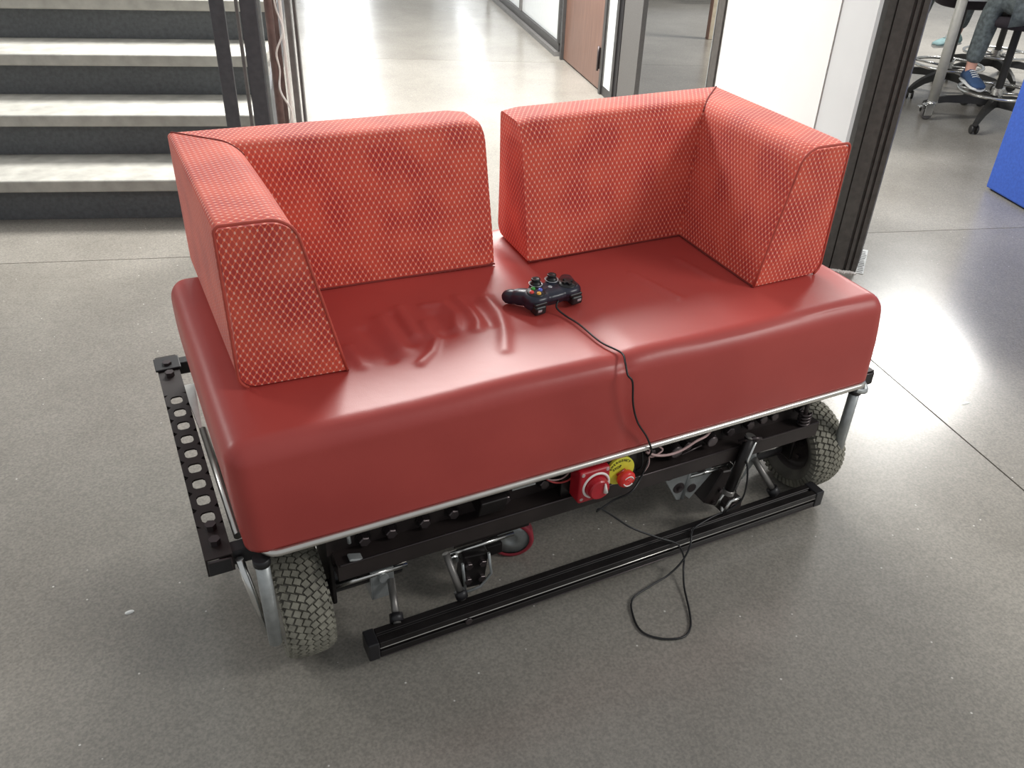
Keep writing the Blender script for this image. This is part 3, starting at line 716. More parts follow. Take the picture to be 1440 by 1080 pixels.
# side channels: black with a row of rounded square holes
def side_channel(x0, x1, y0, y1, zt, label=None, holes=True):
    ch = None
    bm = bmesh.new(); ch_h = 0.042; w = x1 - x0; th = 0.004
    ys = [y0, y0 + 0.115]; hs = 0.024
    hy = [y1 - 0.215 - i * 0.0555 for i in range(9)]
    hy.sort()
    # top plate built as strips round the holes
    cells = []; cur = y0
    xc = (x0 + x1) / 2
    n = 16
    for h in hy:
        a, b = h - 0.0277, h + 0.0277
        if a > cur + 1e-5: add_box(bm, (xc, (cur + a) / 2, zt - th / 2), (w, a - cur, th))
        outer = []; inner = []
        for i in range(n):
            an = 2 * PI * i / n + PI / n; c, s = math.cos(an), math.sin(an); m_ = max(abs(c), abs(s))
            outer.append((xc + c / m_ * w / 2, h + s / m_ * 0.0277)); k = (abs(c) ** 4 + abs(s) ** 4) ** -0.25
            inner.append((xc + c * k * hs / 2 * 1.08, h + s * k * hs / 2 * 1.35))
        for zz, fl_ in ((zt, False), (zt - th, True)):
            vo = [bm.verts.new((*p, zz)) for p in outer]; vi = [bm.verts.new((*p, zz)) for p in inner]
            for i in range(n):
                q_ = (vo[i], vo[(i + 1) % n], vi[(i + 1) % n], vi[i]); bm.faces.new(q_[::-1] if fl_ else q_)
            if not fl_: top_i = vi
            else:
                for i in range(n): bm.faces.new((top_i[i], top_i[(i + 1) % n], vi[(i + 1) % n], vi[i]))
        cur = b
    add_box(bm, (xc, (cur + y1) / 2, zt - th / 2), (w, y1 - cur, th))
    for xx in (x0 + th / 2, x1 - th / 2): add_box(bm, (xx, (y0 + y1) / 2, zt - ch_h / 2 - th / 2), (th, y1 - y0, ch_h - th))
    ch = from_bm('side_channel', bm, 'brownblack', sofa)
    for yy in (y0 + 0.04, y0 + 0.085, y1 - 0.05, y1 - 0.10): cyl('bolt', (xc, yy, zt), (xc, yy, zt + 0.012), 0.011, 'bolt', ch, 6)
    box('end_block', (xc, y1 - 0.045, zt + 0.003), (w + 0.01, 0.06, 0.006), 'blackp', ch, None, 0.002)
    box('end_cap', (xc, y0 - 0.002, zt - 0.022), (w - 0.006, 0.006, 0.034), 'blackp', ch, None, 0.002)
    tube('end_lip', [(x0 + .004, y0 - .003, zt - .006), (x1 - .004, y0 - .003, zt - .006), (x1 - .004, y0 - .003, zt - .036)], 0.003, 'bolt', ch, 6)
    for yy in (y0 + 0.012, y1 - 0.012): box('cross_arm', ((x0 + x1) / 2 + (0.05 if x0 < 0 else -0.05), yy + (0.012 if yy < .4 else -0.012), zt - 0.022), (0.10, 0.03, 0.034), 'blackp', ch, None, 0.002)
    return ch
side_channel(-0.096, -0.046, 0.052, 0.832, 0.352)
side_channel(1.517, 1.567, 0.045, 0.832, 0.368)
# bright extrusions beside the left channel
prism('silver_strip', [(-0.050, 0.685, 0.338), (-0.022, 0.685, 0.338), (-0.034, 0.49, 0.338), (-0.040, 0.49, 0.338)], (0, 0, 0.008), 'rail', sofa)
tube('silver_rod', [(-0.033, 0.485, 0.343), (-0.027, 0.105, 0.343)], 0.0085, 'rail', sofa, 10)

# front frame: web with bolts, flange and lower beam
box('front_web', (0.76, 0.068, 0.312), (1.26, 0.008, 0.10), 'brownblack', sofa)
fb = bmesh.new(); add_box(fb, (0.765, 0.047, 0.2665), (1.25, 0.050, 0.005)); add_box(fb, (0.765, 0.024, 0.2475), (1.25, 0.005, 0.037)); add_box(fb, (0.765, 0.07, 0.2475), (1.25, 0.005, 0.037)); add_box(fb, (0.765, 0.047, 0.229), (1.25, 0.05, 0.004))
beam = from_bm('front_beam', fb, 'brownblack', sofa)
tube('beam_highlight', [(0.145, 0.0205, 0.2690), (1.385, 0.0205, 0.2690)], 0.0022, 'bolt', beam, 6)  # paler tube stands in for the highlight along the flange edge
box('upper_beam', (0.76, 0.05, 0.357), (1.40, 0.05, 0.014), 'brownblack', sofa)
for x, z in ((0.205, .287), (0.262, .287), (0.335, .288), (0.40, .290), (0.52, .288), (0.615, .300), (0.692, .303), (0.895, .300), (0.96, .287), (1.00, .290), (1.07, .292), (1.125, .295), (1.185, .298), (1.225, .303), (1.26, .303), (1.35, .30)):
    bo = cyl('bolt', (x, 0.064, z), (x, 0.046, z), 0.0125, 'bolt', beam, 6, bev=0.002)
    cyl('washer', (x, 0.066, z), (x, 0.062, z), 0.017, 'black', beam, 14)
box('control_box', (0.475, 0.036, 0.318), (0.062, 0.045, 0.050), 'black', sofa, Matrix.Rotation(0.35, 3, 'X') , 0.003)
pcb = box('circuit_board', (0.585, 0.045, 0.338), (0.115, 0.030, 0.003), 'green', sofa, Matrix.Rotation(-0.25, 3, 'X'))
box('board_edge', (0.550, 0.026, 0.337), (0.055, 0.006, 0.007), 'alu', pcb)
for i in range(4): box('chip', (0.575 + i * 0.020, 0.045, 0.343), (0.010, 0.012, 0.006), 'blackp', pcb)
tube('wire', smooth_path([(0.60, 0.035, 0.338), (0.625, 0.024, 0.322), (0.66, 0.024, 0.318), (0.69, 0.035, 0.335), (0.70, 0.045, 0.35)]), 0.0022, 'wirered', sofa, 6)
tube('wire', smooth_path([(0.595, 0.038, 0.34), (0.62, 0.026, 0.329), (0.65, 0.026, 0.328), (0.68, 0.037, 0.342)]), 0.0018, 'wirepink', sofa, 6)
box('bracket_block', (0.695, 0.056, 0.325), (0.05, 0.016, 0.03), 'black', sofa, None, 0.002)
tube('wire', smooth_path([(0.855, 0.02, 0.338), (0.88, 0.012, 0.326), (0.92, 0.014, 0.315), (0.955, 0.014, 0.318), (0.99, 0.014, 0.332), (1.02, 0.016, 0.338), (1.035, 0.02, 0.352), (1.032, 0.03, 0.36)]), 0.0032, 'wirepink', sofa, 8)
tube('wire', smooth_path([(0.86, 0.02, 0.336), (0.87, 0.016, 0.322), (0.90, 0.018, 0.33), (0.885, 0.02, 0.345), (0.865, 0.02, 0.34), (0.868, 0.02, 0.30), (0.86, 0.024, 0.275)]), 0.0022, 'wirepink', sofa, 6)
tube('wire', smooth_path([(0.845, 0.02, 0.34), (0.85, 0.02, 0.30), (0.842, 0.03, 0.28)]), 0.0022, 'blackp', sofa, 6)
cyl('capacitor', (0.955, 0.062, 0.300), (0.955, 0.030, 0.297), 0.017, 'bolt', sofa, 20, bev=0.002)
cyl('capacitor', (1.058, 0.062, 0.300), (1.058, 0.030, 0.297), 0.015, 'bolt', sofa, 20, bev=0.002)
tube('slot_rod', [(0.965, 0.026, 0.292), (1.02, 0.026, 0.303)], 0.002, 'bolt', sofa, 6)
box('blue_connector', (1.118, 0.05, 0.335), (0.024, 0.014, 0.010), 'blue', sofa, Matrix.Rotation(0.3, 3, 'Y'), 0.002)
cyl('spring_post', (1.342, 0.03, 0.268), (1.342, 0.03, 0.345), 0.0055, 'bolt', sofa, 10)
tube('spring', [(1.342 + 0.014 * math.cos(i * .6), 0.03 + 0.014 * math.sin(i * .6), 0.270 + i * 0.0009) for i in range(42)], 0.003, 'bolt', sofa, 6)
tube('pin', [(0.171, 0.045, 0.335), (0.173, 0.045, 0.30)], 0.004, 'alu', sofa, 8)
box('latch_plate', (0.178, 0.03, 0.272), (0.028, 0.02, 0.006), 'alu', sofa, Matrix.Rotation(0.3, 3, 'Y'), 0.002)
# chassis cross members under the bench
for y in (0.35, 0.66): box('cross_member', (0.75, y, 0.33), (1.5, 0.04, 0.04), 'black', sofa)
for x in (0.21, 0.60, 0.95, 1.29): box('chassis_rail', (x, 0.38, 0.30), (0.04, 0.62, 0.04), 'black', sofa)

# rotary switch
sw = bmesh.new(); add_box(sw, (0.702, 0.006, 0.318), (0.076, 0.044, 0.084), None, 0.006, 3)
rs = from_bm('rotary_switch', sw, 'redp', sofa); rs['label'] = 'red square rotary isolator switch'
box('back_plate', (0.745, 0.032, 0.318), (0.20, 0.006, 0.10), 'black', sofa, None, 0.002)
cyl('switch_knob', (0.706, -0.014, 0.316), (0.706, -0.034, 0.316), 0.027, 'redp', rs, 32, 0.025, 0.003)
arc = [(0.706 + 0.0315 * math.cos(a), -0.0155, 0.318 + 0.0315 * math.sin(a)) for a in [math.radians(-15 + i * 9) for i in range(30)]]
tube('dial_arc', arc, 0.0032, 'white', rs, 8)
tube('pointer', [(0.7195, -0.0355, 0.309), (0.7165, -0.036, 0.333)], [0.0055, 0.0018], 'white', rs, 10)
bm = bmesh.new(); text_mesh(bm, '+', 0.010, (0.7235, -0.0353, 0.338), (1, 0, 0), (0, 0, 1)); from_bm('lettering', bm, 'white', rs)
for x, z in ((0.672, 0.354), (0.732, 0.354), (0.672, 0.288), (0.732, 0.288)): cyl('screw', (x, -0.012, z), (x, -0.0165, z), 0.0045, 'wirepink', rs, 12, bev=0.001)
# emergency stop
es_c = Vector((0.773, -0.006, 0.328))
es = cyl('stop_button_disc', es_c + Vector((0, 0.008, 0)), es_c, 0.036, 'yellow', sofa, 48, bev=0.0008); es['label'] = 'yellow disc of the emergency stop button'
cyl('button_stem', es_c, es_c + Vector((0.004, -0.008, -0.008)), 0.012, 'redp', es, 20)
btn = lathe('stop_button', [(0.0, 0.001), (0.0, 0.015), (0.004, 0.0205), (0.014, 0.0215), (0.019, 0.019), (0.021, 0.012), (0.0215, 0.001)], es_c + Vector((0.006, -0.004, -0.011)), (0.05, -1, -0.1), 'redb', es, 32)
for a0 in (0.3, 3.44):
    tube('arrow_mark', [es_c + Vector((0.007 + 0.0125 * math.cos(a0 + i * 0.22), -0.0252, -0.0125 + 0.0125 * math.sin(a0 + i * 0.22))) for i in range(11)], 0.0016, 'white', es, 6)
bm = bmesh.new()
def arc_text(s, r, a_mid, step, size):
    for i, ch_ in enumerate(s):
        a = a_mid - (i - (len(s) - 1) / 2) * step
        text_mesh(bm, ch_, size, es_c + Vector((r * math.cos(a), -0.0008, r * math.sin(a))), (math.sin(a), 0, -math.cos(a)), (math.cos(a), 0, math.sin(a)))
arc_text('EMERGENCY', 0.0295, PI * 0.56, 0.235, 0.0085)
text_mesh(bm, 'STOP', 0.0095, es_c + Vector((-0.010, -0.0008, 0.012)), (1, 0, 0.35), (-0.35, 0, 1))
from_bm('lettering', bm, 'blackp', es)

# drive wheels
def wheel(x0, x1, yc, outward):
    R_ = 0.127; zc = R_; w = x1 - x0; xm = (x0 + x1) / 2; c = (xm, yc, zc)
    hw = w / 2; rr = 0.016
    prof = [(-hw * .62, 0.070), (-hw * .80, 0.074), (-hw, 0.090), (-hw * 1.0, 0.104), (-hw * .90, 0.114), (-hw * .70, 0.1195), (0, 0.1215), (hw * .70, 0.1195), (hw * .90, 0.114), (hw, 0.104), (hw, 0.090), (hw * .80, 0.074), (hw * .62, 0.070)]
    tw = lathe('drive_wheel', prof, c, (1, 0, 0), 'tyreside', sofa, 64)
    # tread: interlocking chevron lugs in five rows
    bm = bmesh.new(); n = 46; rows = 6
    for k in range(n):
        for j in range(rows):
            u = (j + 0.5) / rows * 2 - 1; a = 2 * PI * (k + (0.5 if j % 2 else 0) + 0.35 * abs(u)) / n
            x = xm + u * hw * 0.93; base = 0.1205 - 0.0085 * abs(u) ** 3
            t = bmesh.new(); bmesh.ops.create_cube(t, size=1)
            tilt = 0.55 * (1 if u > 0 else -1)
            bmesh.ops.scale(t, verts=t.verts, vec=(w / rows * 0.98, 2 * PI * R_ / n * 0.80, 0.010))
            for v in t.verts:
                if v.co.z > 0: v.co.x *= 0.86; v.co.y *= 0.86
            bmesh.ops.rotate(t, verts=t.verts, cent=(0, 0, 0), matrix=Matrix.Rotation(tilt, 3, 'Z'))
            bmesh.ops.rotate(t, verts=t.verts, cent=(0, 0, 0), matrix=Matrix.Rotation(0.42 * u * abs(u), 3, 'Y'))
            bmesh.ops.translate(t, verts=t.verts, vec=(x - xm, 0, base + 0.001))
            bmesh.ops.rotate(t, verts=t.verts, cent=(0, 0, 0), matrix=Matrix.Rotation(a, 3, 'X'))
            bmesh.ops.translate(t, verts=t.verts, vec=c); merge(bm, t)
    for sgn in (-1, 1):   # shoulder ribs
        for k in range(n):
            a = 2 * PI * (k + .25) / n; t = bmesh.new(); bmesh.ops.create_cube(t, size=1)
            bmesh.ops.scale(t, verts=t.verts, vec=(0.006, 0.009, 0.018))
            bmesh.ops.translate(t, verts=t.verts, vec=(sgn * hw * 1.0, 0, 0.107)); bmesh.ops.rotate(t, verts=t.verts, cent=(0, 0, 0), matrix=Matrix.Rotation(a, 3, 'X')); bmesh.ops.translate(t, verts=t.verts, vec=c); merge(bm, t)
    o = from_bm('tread_lugs', bm, 'tyre', tw); o['kind'] = 'stuff'
    hubm = lathe('rim', [(-hw * .55, 0.001), (-hw * .55, 0.03), (-hw * .35, 0.05), (-hw * .45, 0.066), (-hw * .72, 0.071), (-hw * .70, 0.075), (hw * .70, 0.075), (hw * .72, 0.071), (hw * .45, 0.066), (hw * .35, 0.05), (hw * .5, 0.03), (hw * .5, 0.001)], c, (1, 0, 0), 'brownblack', tw, 40)
    for s in (-1, 1):
        for k in range(5):
            a = k * 2 * PI / 5; p = Vector((xm + s * hw * 0.42, yc + 0.038 * math.cos(a), zc + 0.038 * math.sin(a)))
            cyl('wheel_nut', p, p + Vector((s * 0.010, 0, 0)), 0.007, 'alu' if s == outward else 'bolt', tw, 6)
    cyl('axle', (xm - outward * hw * 0.4, yc, zc), (xm - outward * 0.10, yc, zc), 0.016, 'bolt', tw, 16)
    return tw
wheel(0.0225, 0.1165, 0.115, -1)
wheel(1.400, 1.494, 0.115, 1)
for xs, sg in ((0.125, 1), (1.39, -1)):
    box('motor_mount', (xs + sg * 0.012, 0.13, 0.20), (0.01, 0.12, 0.17), 'black', sofa, None, 0.003)
cyl('gear_motor', (0.14, 0.14, 0.14), (0.30, 0.14, 0.14), 0.045, 'blackp', sofa, 28, bev=0.005)
cyl('gear_motor', (1.37, 0.14, 0.14), (1.24, 0.14, 0.14), 0.045, 'blackp', sofa, 28, bev=0.005)
# rear casters under the chassis
def swivel_caster(c, r, ang, mat_t, big=True):
    c = Vector(c); ax = Vector((math.cos(ang), math.sin(ang), 0))
    w = lathe('caster_wheel', [(-.016, r * .80), (-.018, r * .9), (-.014, r), (.014, r), (.018, r * .9), (.016, r * .80)], c, ax, mat_t, sofa, 40)
    lathe('wheel_hub', [(-.010, 0.001), (-.010, r * .25), (-.015, r * .30), (-.011, r * .45), (-.013, r * .82), (.013, r * .82), (.011, r * .45), (.015, r * .3), (.01, r * .25), (.01, .001)], c, ax, 'alu', w, 32)
    for s in ((-1, 1) if big else (-1,)):
        box('fork', c + ax * s * 0.024 + Vector((-ax.y * 0.02, ax.x * 0.02, r * 0.75)), (0.004, 0.045, r * 1.7), 'alu', w, Rz(ang), 0.001)
        cyl('axle_nut', c + ax * s * 0.024, c + ax * s * 0.034, 0.010, 'alu', w, 6)
    return w
swivel_caster((0.597, 0.165, 0.055), 0.055, math.radians(-112), 'redwheel', False)
for x in (0.12, 1.36): swivel_caster((x, 0.66, 0.0555), 0.055, math.radians(10), 'redwheel')
for x in (0.12, 1.36): box('caster_plate', (x, 0.66, 0.23), (0.08, 0.08, 0.17), 'black', sofa, None, 0.003)
# rods, brackets and struts seen below the beam
tube('silver_rod', [(0.139, 0.086, 0.152), (0.303, 0.086, 0.151)], 0.0065, 'chrome', sofa, 10)
tube('silver_rod', [(1.27, 0.086, 0.165), (1.385, 0.086, 0.165)], 0.0065, 'chrome', sofa, 10)
tube('silver_rod', [(0.405, 0.090, 0.137), (0.565, 0.090, 0.139)], 0.0055, 'chrome', sofa, 10)
tube('silver_rod', [(1.054, 0.090, 0.148), (1.170, 0.090, 0.143)], 0.0055, 'chrome', sofa, 10)
box('long_arm', (0.515, 0.105, 0.152), (0.19, 0.012, 0.026), 'brownblack', sofa, None, 0.002)
for x, z in ((1.184, .139), (1.182, .118)): cyl('bolt', (x, 0.092, z), (x, 0.072, z), 0.012, 'chrome', sofa, 6, bev=0.002)
cyl('bolt', (0.410, 0.086, 0.128), (0.410, 0.074, 0.128), 0.014, 'chrome', sofa, 16, bev=0.002)
# caster mount block with four bolts
blk = box('mount_block', (0.455, 0.080, 0.086), (0.062, 0.030, 0.098), 'black', sofa, Matrix.Rotation(0.12, 3, 'Y'), 0.003)
for x, z in ((0.440, .112), (0.474, .108), (0.438, .066), (0.472, .062)): cyl('bolt', (x, 0.066, z), (x, 0.056, z), 0.0095, 'bolt', blk, 6, bev=0.001)
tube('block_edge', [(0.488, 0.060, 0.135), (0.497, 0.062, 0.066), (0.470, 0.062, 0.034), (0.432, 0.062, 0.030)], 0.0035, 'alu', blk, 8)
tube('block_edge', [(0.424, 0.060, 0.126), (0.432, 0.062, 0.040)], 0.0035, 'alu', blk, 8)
box('block_foot', (0.52, 0.11, 0.10), (0.04, 0.03, 0.03), 'black', blk, None, 0.002)
# pale bracket beside the left motor
br = bmesh.new(); add_box(br, (0.247, 0.086, 0.118), (0.050, 0.006, 0.082), None, 0.001); add_box(br, (0.222, 0.110, 0.118), (0.005, 0.052, 0.082))
pb = from_bm('pale_bracket', br, 'alu', sofa); cyl('bolt', (0.247, 0.084, 0.140), (0.247, 0.074, 0.140), 0.011, 'alu', pb, 12)
def strut(a, b, r=0.0085):
    s_ = tube('bumper_strut', [a, b], r, 'grey', sofa, 12); a, b = Vector(a), Vector(b); d = (b - a).normalized()
    tube('strut_collar', [b - d * 0.022, b - d * 0.004], r * 1.75, 'blackp', s_, 12); return s_
strut((0.262, 0.075, 0.133), (0.246, -0.006, 0.083))
strut((0.378, 0.045, 0.19), (0.398, -0.004, 0.089), 0.008)
strut((1.225, 0.05, 0.182), (1.272, -0.004, 0.089))
# aluminium plates and gearbox on the right
def plate(name, pts, y, th, mat, parent=sofa):
    return prism(name, [(x, y, z) for x, z in pts], (0, th, 0), mat, parent, 0.001)
p1 = plate('alu_plate', [(0.945, .222), (1.066, .222), (1.052, .120), (1.036, .084), (1.024, .086)], 0.083, 0.006, 'alu')
for x, z in ((0.990, .180), (1.024, .128)):
    cyl('bolt_hole', (x, 0.0835, z), (x, 0.0805, z), 0.016, 'bolt', p1, 20); cyl('bolt', (x, 0.081, z), (x, 0.074, z), 0.008, 'bolt', p1, 6)
p2 = plate('alu_plate', [(1.058, .222), (1.122, .200), (1.138, .130), (1.078, .062), (1.046, .095)], 0.096, 0.006, 'alu')
for x, z in ((1.098, .150), (1.078, .100)): cyl('bolt_hole', (x, 0.0965, z), (x, 0.0935, z), 0.013, 'bolt', p2, 20)
tube('fold_edge', [(1.040, 0.081, .088), (1.060, 0.084, .21)], 0.004, 'alu', p1, 8)
gb_ = prism('gearbox', [(1.105, 0.07, 0.058), (1.150, 0.07, 0.148), (1.200, 0.07, 0.142), (1.215, 0.07, 0.050), (1.170, 0.07, 0.020)], (0, 0.06, 0), 'brownblack', sofa, 0.003)
for x, z in ((1.150, .090), (1.135, .055), (1.178, .100)): cyl('bolt', (x, 0.069, z), (x, 0.062, z), 0.006, 'bolt', gb_, 8)
# diagonal actuator with clevis
pa, pb2 = Vector((1.150, 0.008, 0.300)), Vector((1.121, 0.008, 0.148))
ac = tube('actuator', [pa, pb2], 0.0125, 'black', sofa, 18)
tube('actuator_highlight', [pa + Vector((0.012, -0.009, -0.01)), pb2 + Vector((0.010, -0.009, 0.004))], 0.0038, 'chrome', ac, 8)  # chrome tube imitates the highlight down the black cylinder
cyl('actuator_cap', pa, pa + Vector((0.001, 0, 0.006)), 0.0140, 'grey', ac, 18, bev=0.002)
cyl('actuator_foot', pb2, pb2 - Vector((0.003, 0, 0.014)), 0.0155, 'grey', ac, 18, bev=0.002)
tube('actuator_pin', [(1.128, 0.02, 0.287), (1.152, -0.006, 0.307), (1.170, -0.008, 0.302)], 0.0045, 'bolt', ac, 8)
cl = bmesh.new()
for y in (-0.012, 0.016): add_tube(cl, [(1.098, y, 0.092), (1.113, y, 0.128), (1.140, y, 0.130), (1.142, y, 0.122)], 0.0042, 8)
add_tube(cl, [(1.098, -0.012, 0.092), (1.114, 0.016, 0.094), (1.120, 0.016, 0.11)], 0.0042, 8)
cv = from_bm('clevis', cl, 'chrome', ac); cyl('clevis_bolt', (1.128, 0.02, 0.105), (1.128, -0.012, 0.105), 0.009, 'bolt', ac, 8, bev=0.001)
box('clevis_base', (1.135, 0.012, 0.095), (0.055, 0.03, 0.035), 'brownblack', ac, None, 0.003)
plate('pale_bracket', [(1.188, .225), (1.232, .205), (1.240, .170), (1.205, .115), (1.196, .150)], 0.055, 0.006, 'alu')
# low front bumper bar: slotted black extrusion
x0, x1, y0, y1, z0, z1 = 0.196, 1.378, -0.041, 0.002, 0.040, 0.083
gy = (y0 + y1) / 2; gz = (z0 + z1) / 2; s_ = 0.005
pf = [(y0, z0), (y0, gz - s_), (y0 + .008, gz - s_), (y0 + .008, gz + s_), (y0, gz + s_), (y0, z1), (gy - s_, z1), (gy - s_, z1 - .006), (gy + s_, z1 - .006), (gy + s_, z1), (y1, z1), (y1, z0)]
bar = prism('bumper_bar', [(x0, y, z) for y, z in pf], (x1 - x0, 0, 0), 'black', sofa, 0.0008)
for xa, xb in ((0.171, 0.1955), (1.3785, 1.405)):
    box('end_cap', ((xa + xb) / 2, gy, gz), (xb - xa, y1 - y0 + 0.004, z1 - z0 + 0.004), 'blackp', bar, None, 0.003)
tube('bar_highlight', [(x0, y0, gz + s_ + .001), (x1, y0, gz + s_ + .001)], 0.0014, 'rail', bar, 6)  # silver line modelled for the highlight along the middle of the bar
tube('bar_highlight', [(x0, y0, z0 + .001), (x1, y0, z0 + .001)], 0.0013, 'bolt', bar, 6)  # paler line modelled for the highlight on the bottom edge
cyl('bar_bolt', (0.395, y0, gz), (0.395, y0 - 0.006, gz), 0.008, 'bolt', bar, 12, bev=0.001)
# vertical hangers that carry the bar from the chassis
for x in (0.262, 1.225): box('hanger', (x, 0.10, 0.19), (0.03, 0.008, 0.12), 'black', sofa)

# ------------------------------------------------------------------ L-shaped corner cushions
def corner_cushion(ox, oy, th, sx, la, lb, label, al=0.0566, zb=H1 + 0.002):
    root = thing('corner_cushion', label, 'cushion', (ox, oy, zb), 'L-shaped backrest cushions on the bench')
    w, wt, hh = 0.204, 0.131, HP - H1
    c_, s_ = math.cos(th), math.sin(th)
    def W(u, v, z):
        x = sx * (u + math.sin(al) * v); y = -v
        return Vector((ox + c_ * x - s_ * y, oy + s_ * x + c_ * y, zb + z))
    # cross-section: (inset from the outer face, height)
    prof = []
    def arcp(cx, cz, r, a0, a1, n): 
        for i in range(n + 1): a = a0 + (a1 - a0) * i / n; prof.append((cx + r * math.cos(a), cz + r * math.sin(a)))
    prof.append((w, 0.0)); prof.append((w - 0.001, 0.004))
    ang = math.atan2(hh, wt - w)          # direction of the sloping face
    R_ = 0.052; half = (PI - (PI - ang)) ; 
    # fillet between sloping face and top
    d1 = Vector((w - wt, -hh)).normalized(); d2 = Vector((-1, 0)); cosA = d1.dot(d2); A_ = math.acos(cosA); tl = R_ / math.tan(A_ / 2)
    pA = Vector((wt, hh)) + d1 * tl; pB = Vector((wt, hh)) + d2 * tl
    nrm = Vector((d1.y, -d1.x)); nrm = nrm if nrm.x < 0 else -nrm
    cen = pA + nrm * R_; a0 = math.atan2(pA.y - cen.y, pA.x - cen.x); a1 = math.atan2(pB.y - cen.y, pB.x - cen.x)
    for i in range(1, 6): q_ = Vector((w - 0.001, 0.004)).lerp(pA, i / 6); prof.append((q_.x, q_.y))
    arcp(cen.x, cen.y, R_, a0, a1, 8)
    arcp(0.012, hh - 0.012, 0.012, PI / 2, PI, 4)
    for i in range(1, 5): prof.append((0.0, (hh - 0.012) * (1 - i / 5) + 0.035 * i / 5))
    arcp(0.032, 0.032, 0.032, PI, 1.5 * PI, 6)
    tl_ = [0.0]
    for a, b in zip(prof, prof[1:]): tl_.append(tl_[-1] + math.hypot(a[0] - b[0], a[1] - b[1]))
    bm = bmesh.new(); uvl = bm.loops.layers.uv.new('UVMap')
    def puff(s, L_): return 0.004 * math.sin(PI * min(1, max(0, s / L_)))
    for arm in (0, 1):
        L_ = la if arm == 0 else lb; nseg = 16; rows = []
        for i in range(nseg + 1):
            row = []
            for (d, z), t in zip(prof, tl_):
                far = L_; s = d + (far - d) * i / nseg
                dd = d
                e = min(1, (far - s) / 0.012)
                if e < 1 : 
                    k = 0.006 * (1 - math.sqrt(max(0, 1 - (1 - e) ** 2)))
                    cxm, czm = 0.09, hh * .45; v = Vector((cxm - d, czm - z)); v.normalize(); dd = d + v.x * k; zz = z + v.y * k
                else: zz = z
                if 0.02 < d and z > 0.02: dd = d + puff(s - d, far - d) * (1 if z < hh - .06 else .4)
                p = W(dd, s, zz) if arm == 0 else W(s, dd, zz)
                row.append((bm.verts.new(p), s, t))
            rows.append(row)
        # dense ring near the free end for a rounded edge
        flip = (arm == 0) ^ (sx < 0)
        for i in range(nseg):
            for j in range(len(prof) - 1):
                q_ = [rows[i][j], rows[i][j + 1], rows[i + 1][j + 1], rows[i + 1][j]]
                if flip: q_ = q_[::-1]
                f = bm.faces.new([x[0] for x in q_]); f.smooth = True
                for lp, x in zip(f.loops, q_): lp[uvl].uv = (x[1] * (1 if arm else 1) + 0.003, x[2])
        # bottom
        for i in range(nseg):
            q_ = [rows[i][-1], rows[i][0], rows[i + 1][0], rows[i + 1][-1]]
            if flip: q_ = q_[::-1]
            bm.faces.new([x[0] for x in q_])
        # end cap: the edge vertices are doubled so that the rim stays crisp
        cap = [bm.verts.new(r[0].co) for r in rows[-1]]
        cen_u, cen_z = 0.085, hh * .45
        cc_ = W(cen_u, L_ + 0.003, cen_z) if arm == 0 else W(L_ + 0.003, cen_u, cen_z)
        cv_ = bm.verts.new(cc_)
        for j in range(len(prof)):
            k = (j + 1) % len(prof); tri = [cap[j], cap[k], cv_]
            uvs = [prof[j], prof[k], (cen_u, cen_z)]
            if flip: tri = tri[::-1]; uvs = uvs[::-1]
            f = bm.faces.new(tri); f.smooth = True
            for lp, u_ in zip(f.loops, uvs): lp[uvl].uv = (u_[0] * 1.0, u_[1])
    from_bm('upholstery', bm, 'fabric', root)
    # piping round the free end of the arm and stitched seams
    ring = [W(d, la - 0.001, z) for d, z in prof]
    tube('piping', ring[1:-2], 0.0032, 'piping', root, 6)
    mit = [W(d, d, z + 0.0006) for d, z in prof if z > hh - 0.028 and d > 0.004]
    tube('mitre_seam', mit, 0.0018, 'thread', root, 6)
    tube('base_seam', [W(w, la, 0.003), W(w, w, 0.003), W(lb, w, 0.003)], 0.0026, 'thread', root, 6)
    return root
corner_cushion(0.0288, 0.7614, -0.0514, 1, 0.5627, 0.6759, 'left red woven L-shaped backrest cushion, its arm end facing the viewer')
corner_cushion(1.4534, 0.7068, 0.0058, -1, 0.5311, 0.6578, 'right red woven L-shaped backrest cushion, nearest the steel pillar')

# ------------------------------------------------------------------ game controller on the seat
pz = H1 + 0.004; pc = Vector((0.732, 0.296, pz)); pa_ = math.radians(188)
pad = thing('game_controller', 'dark navy wired game controller lying on the red leather seat', 'controller', pc)
PR = Matrix.Rotation(pa_, 3, 'Z') @ Matrix.Rotation(math.radians(-4), 3, 'X')
def pw(x, y, z): return pc + PR @ Vector((x, y, z))
bm = bmesh.new()
def ell(c, s, rot=0, tilt=0):
    t = bmesh.new(); bmesh.ops.create_uvsphere(t, u_segments=20, v_segments=14, radius=1)
    for v in t.verts:
        e = 2.6; p = v.co; n_ = (abs(p.x) ** e + abs(p.y) ** e + abs(p.z) ** e) ** (1 / e); v.co = Vector((p.x * s[0], p.y * s[1], p.z * s[2])) / n_
    bmesh.ops.rotate(t, verts=t.verts, cent=(0, 0, 0), matrix=Matrix.Rotation(rot, 3, 'Z') @ Matrix.Rotation(tilt, 3, 'X'))
    bmesh.ops.translate(t, verts=t.verts, vec=c)
    for v in t.verts: v.co = pw(*v.co)
    merge(bm, t)
ell((0, 0.012, 0.029), (0.048, 0.026, 0.013)); ell((0, 0.012, 0.018), (0.044, 0.020, 0.012))
ell((0, -0.010, 0.031), (0.036, 0.016, 0.010))
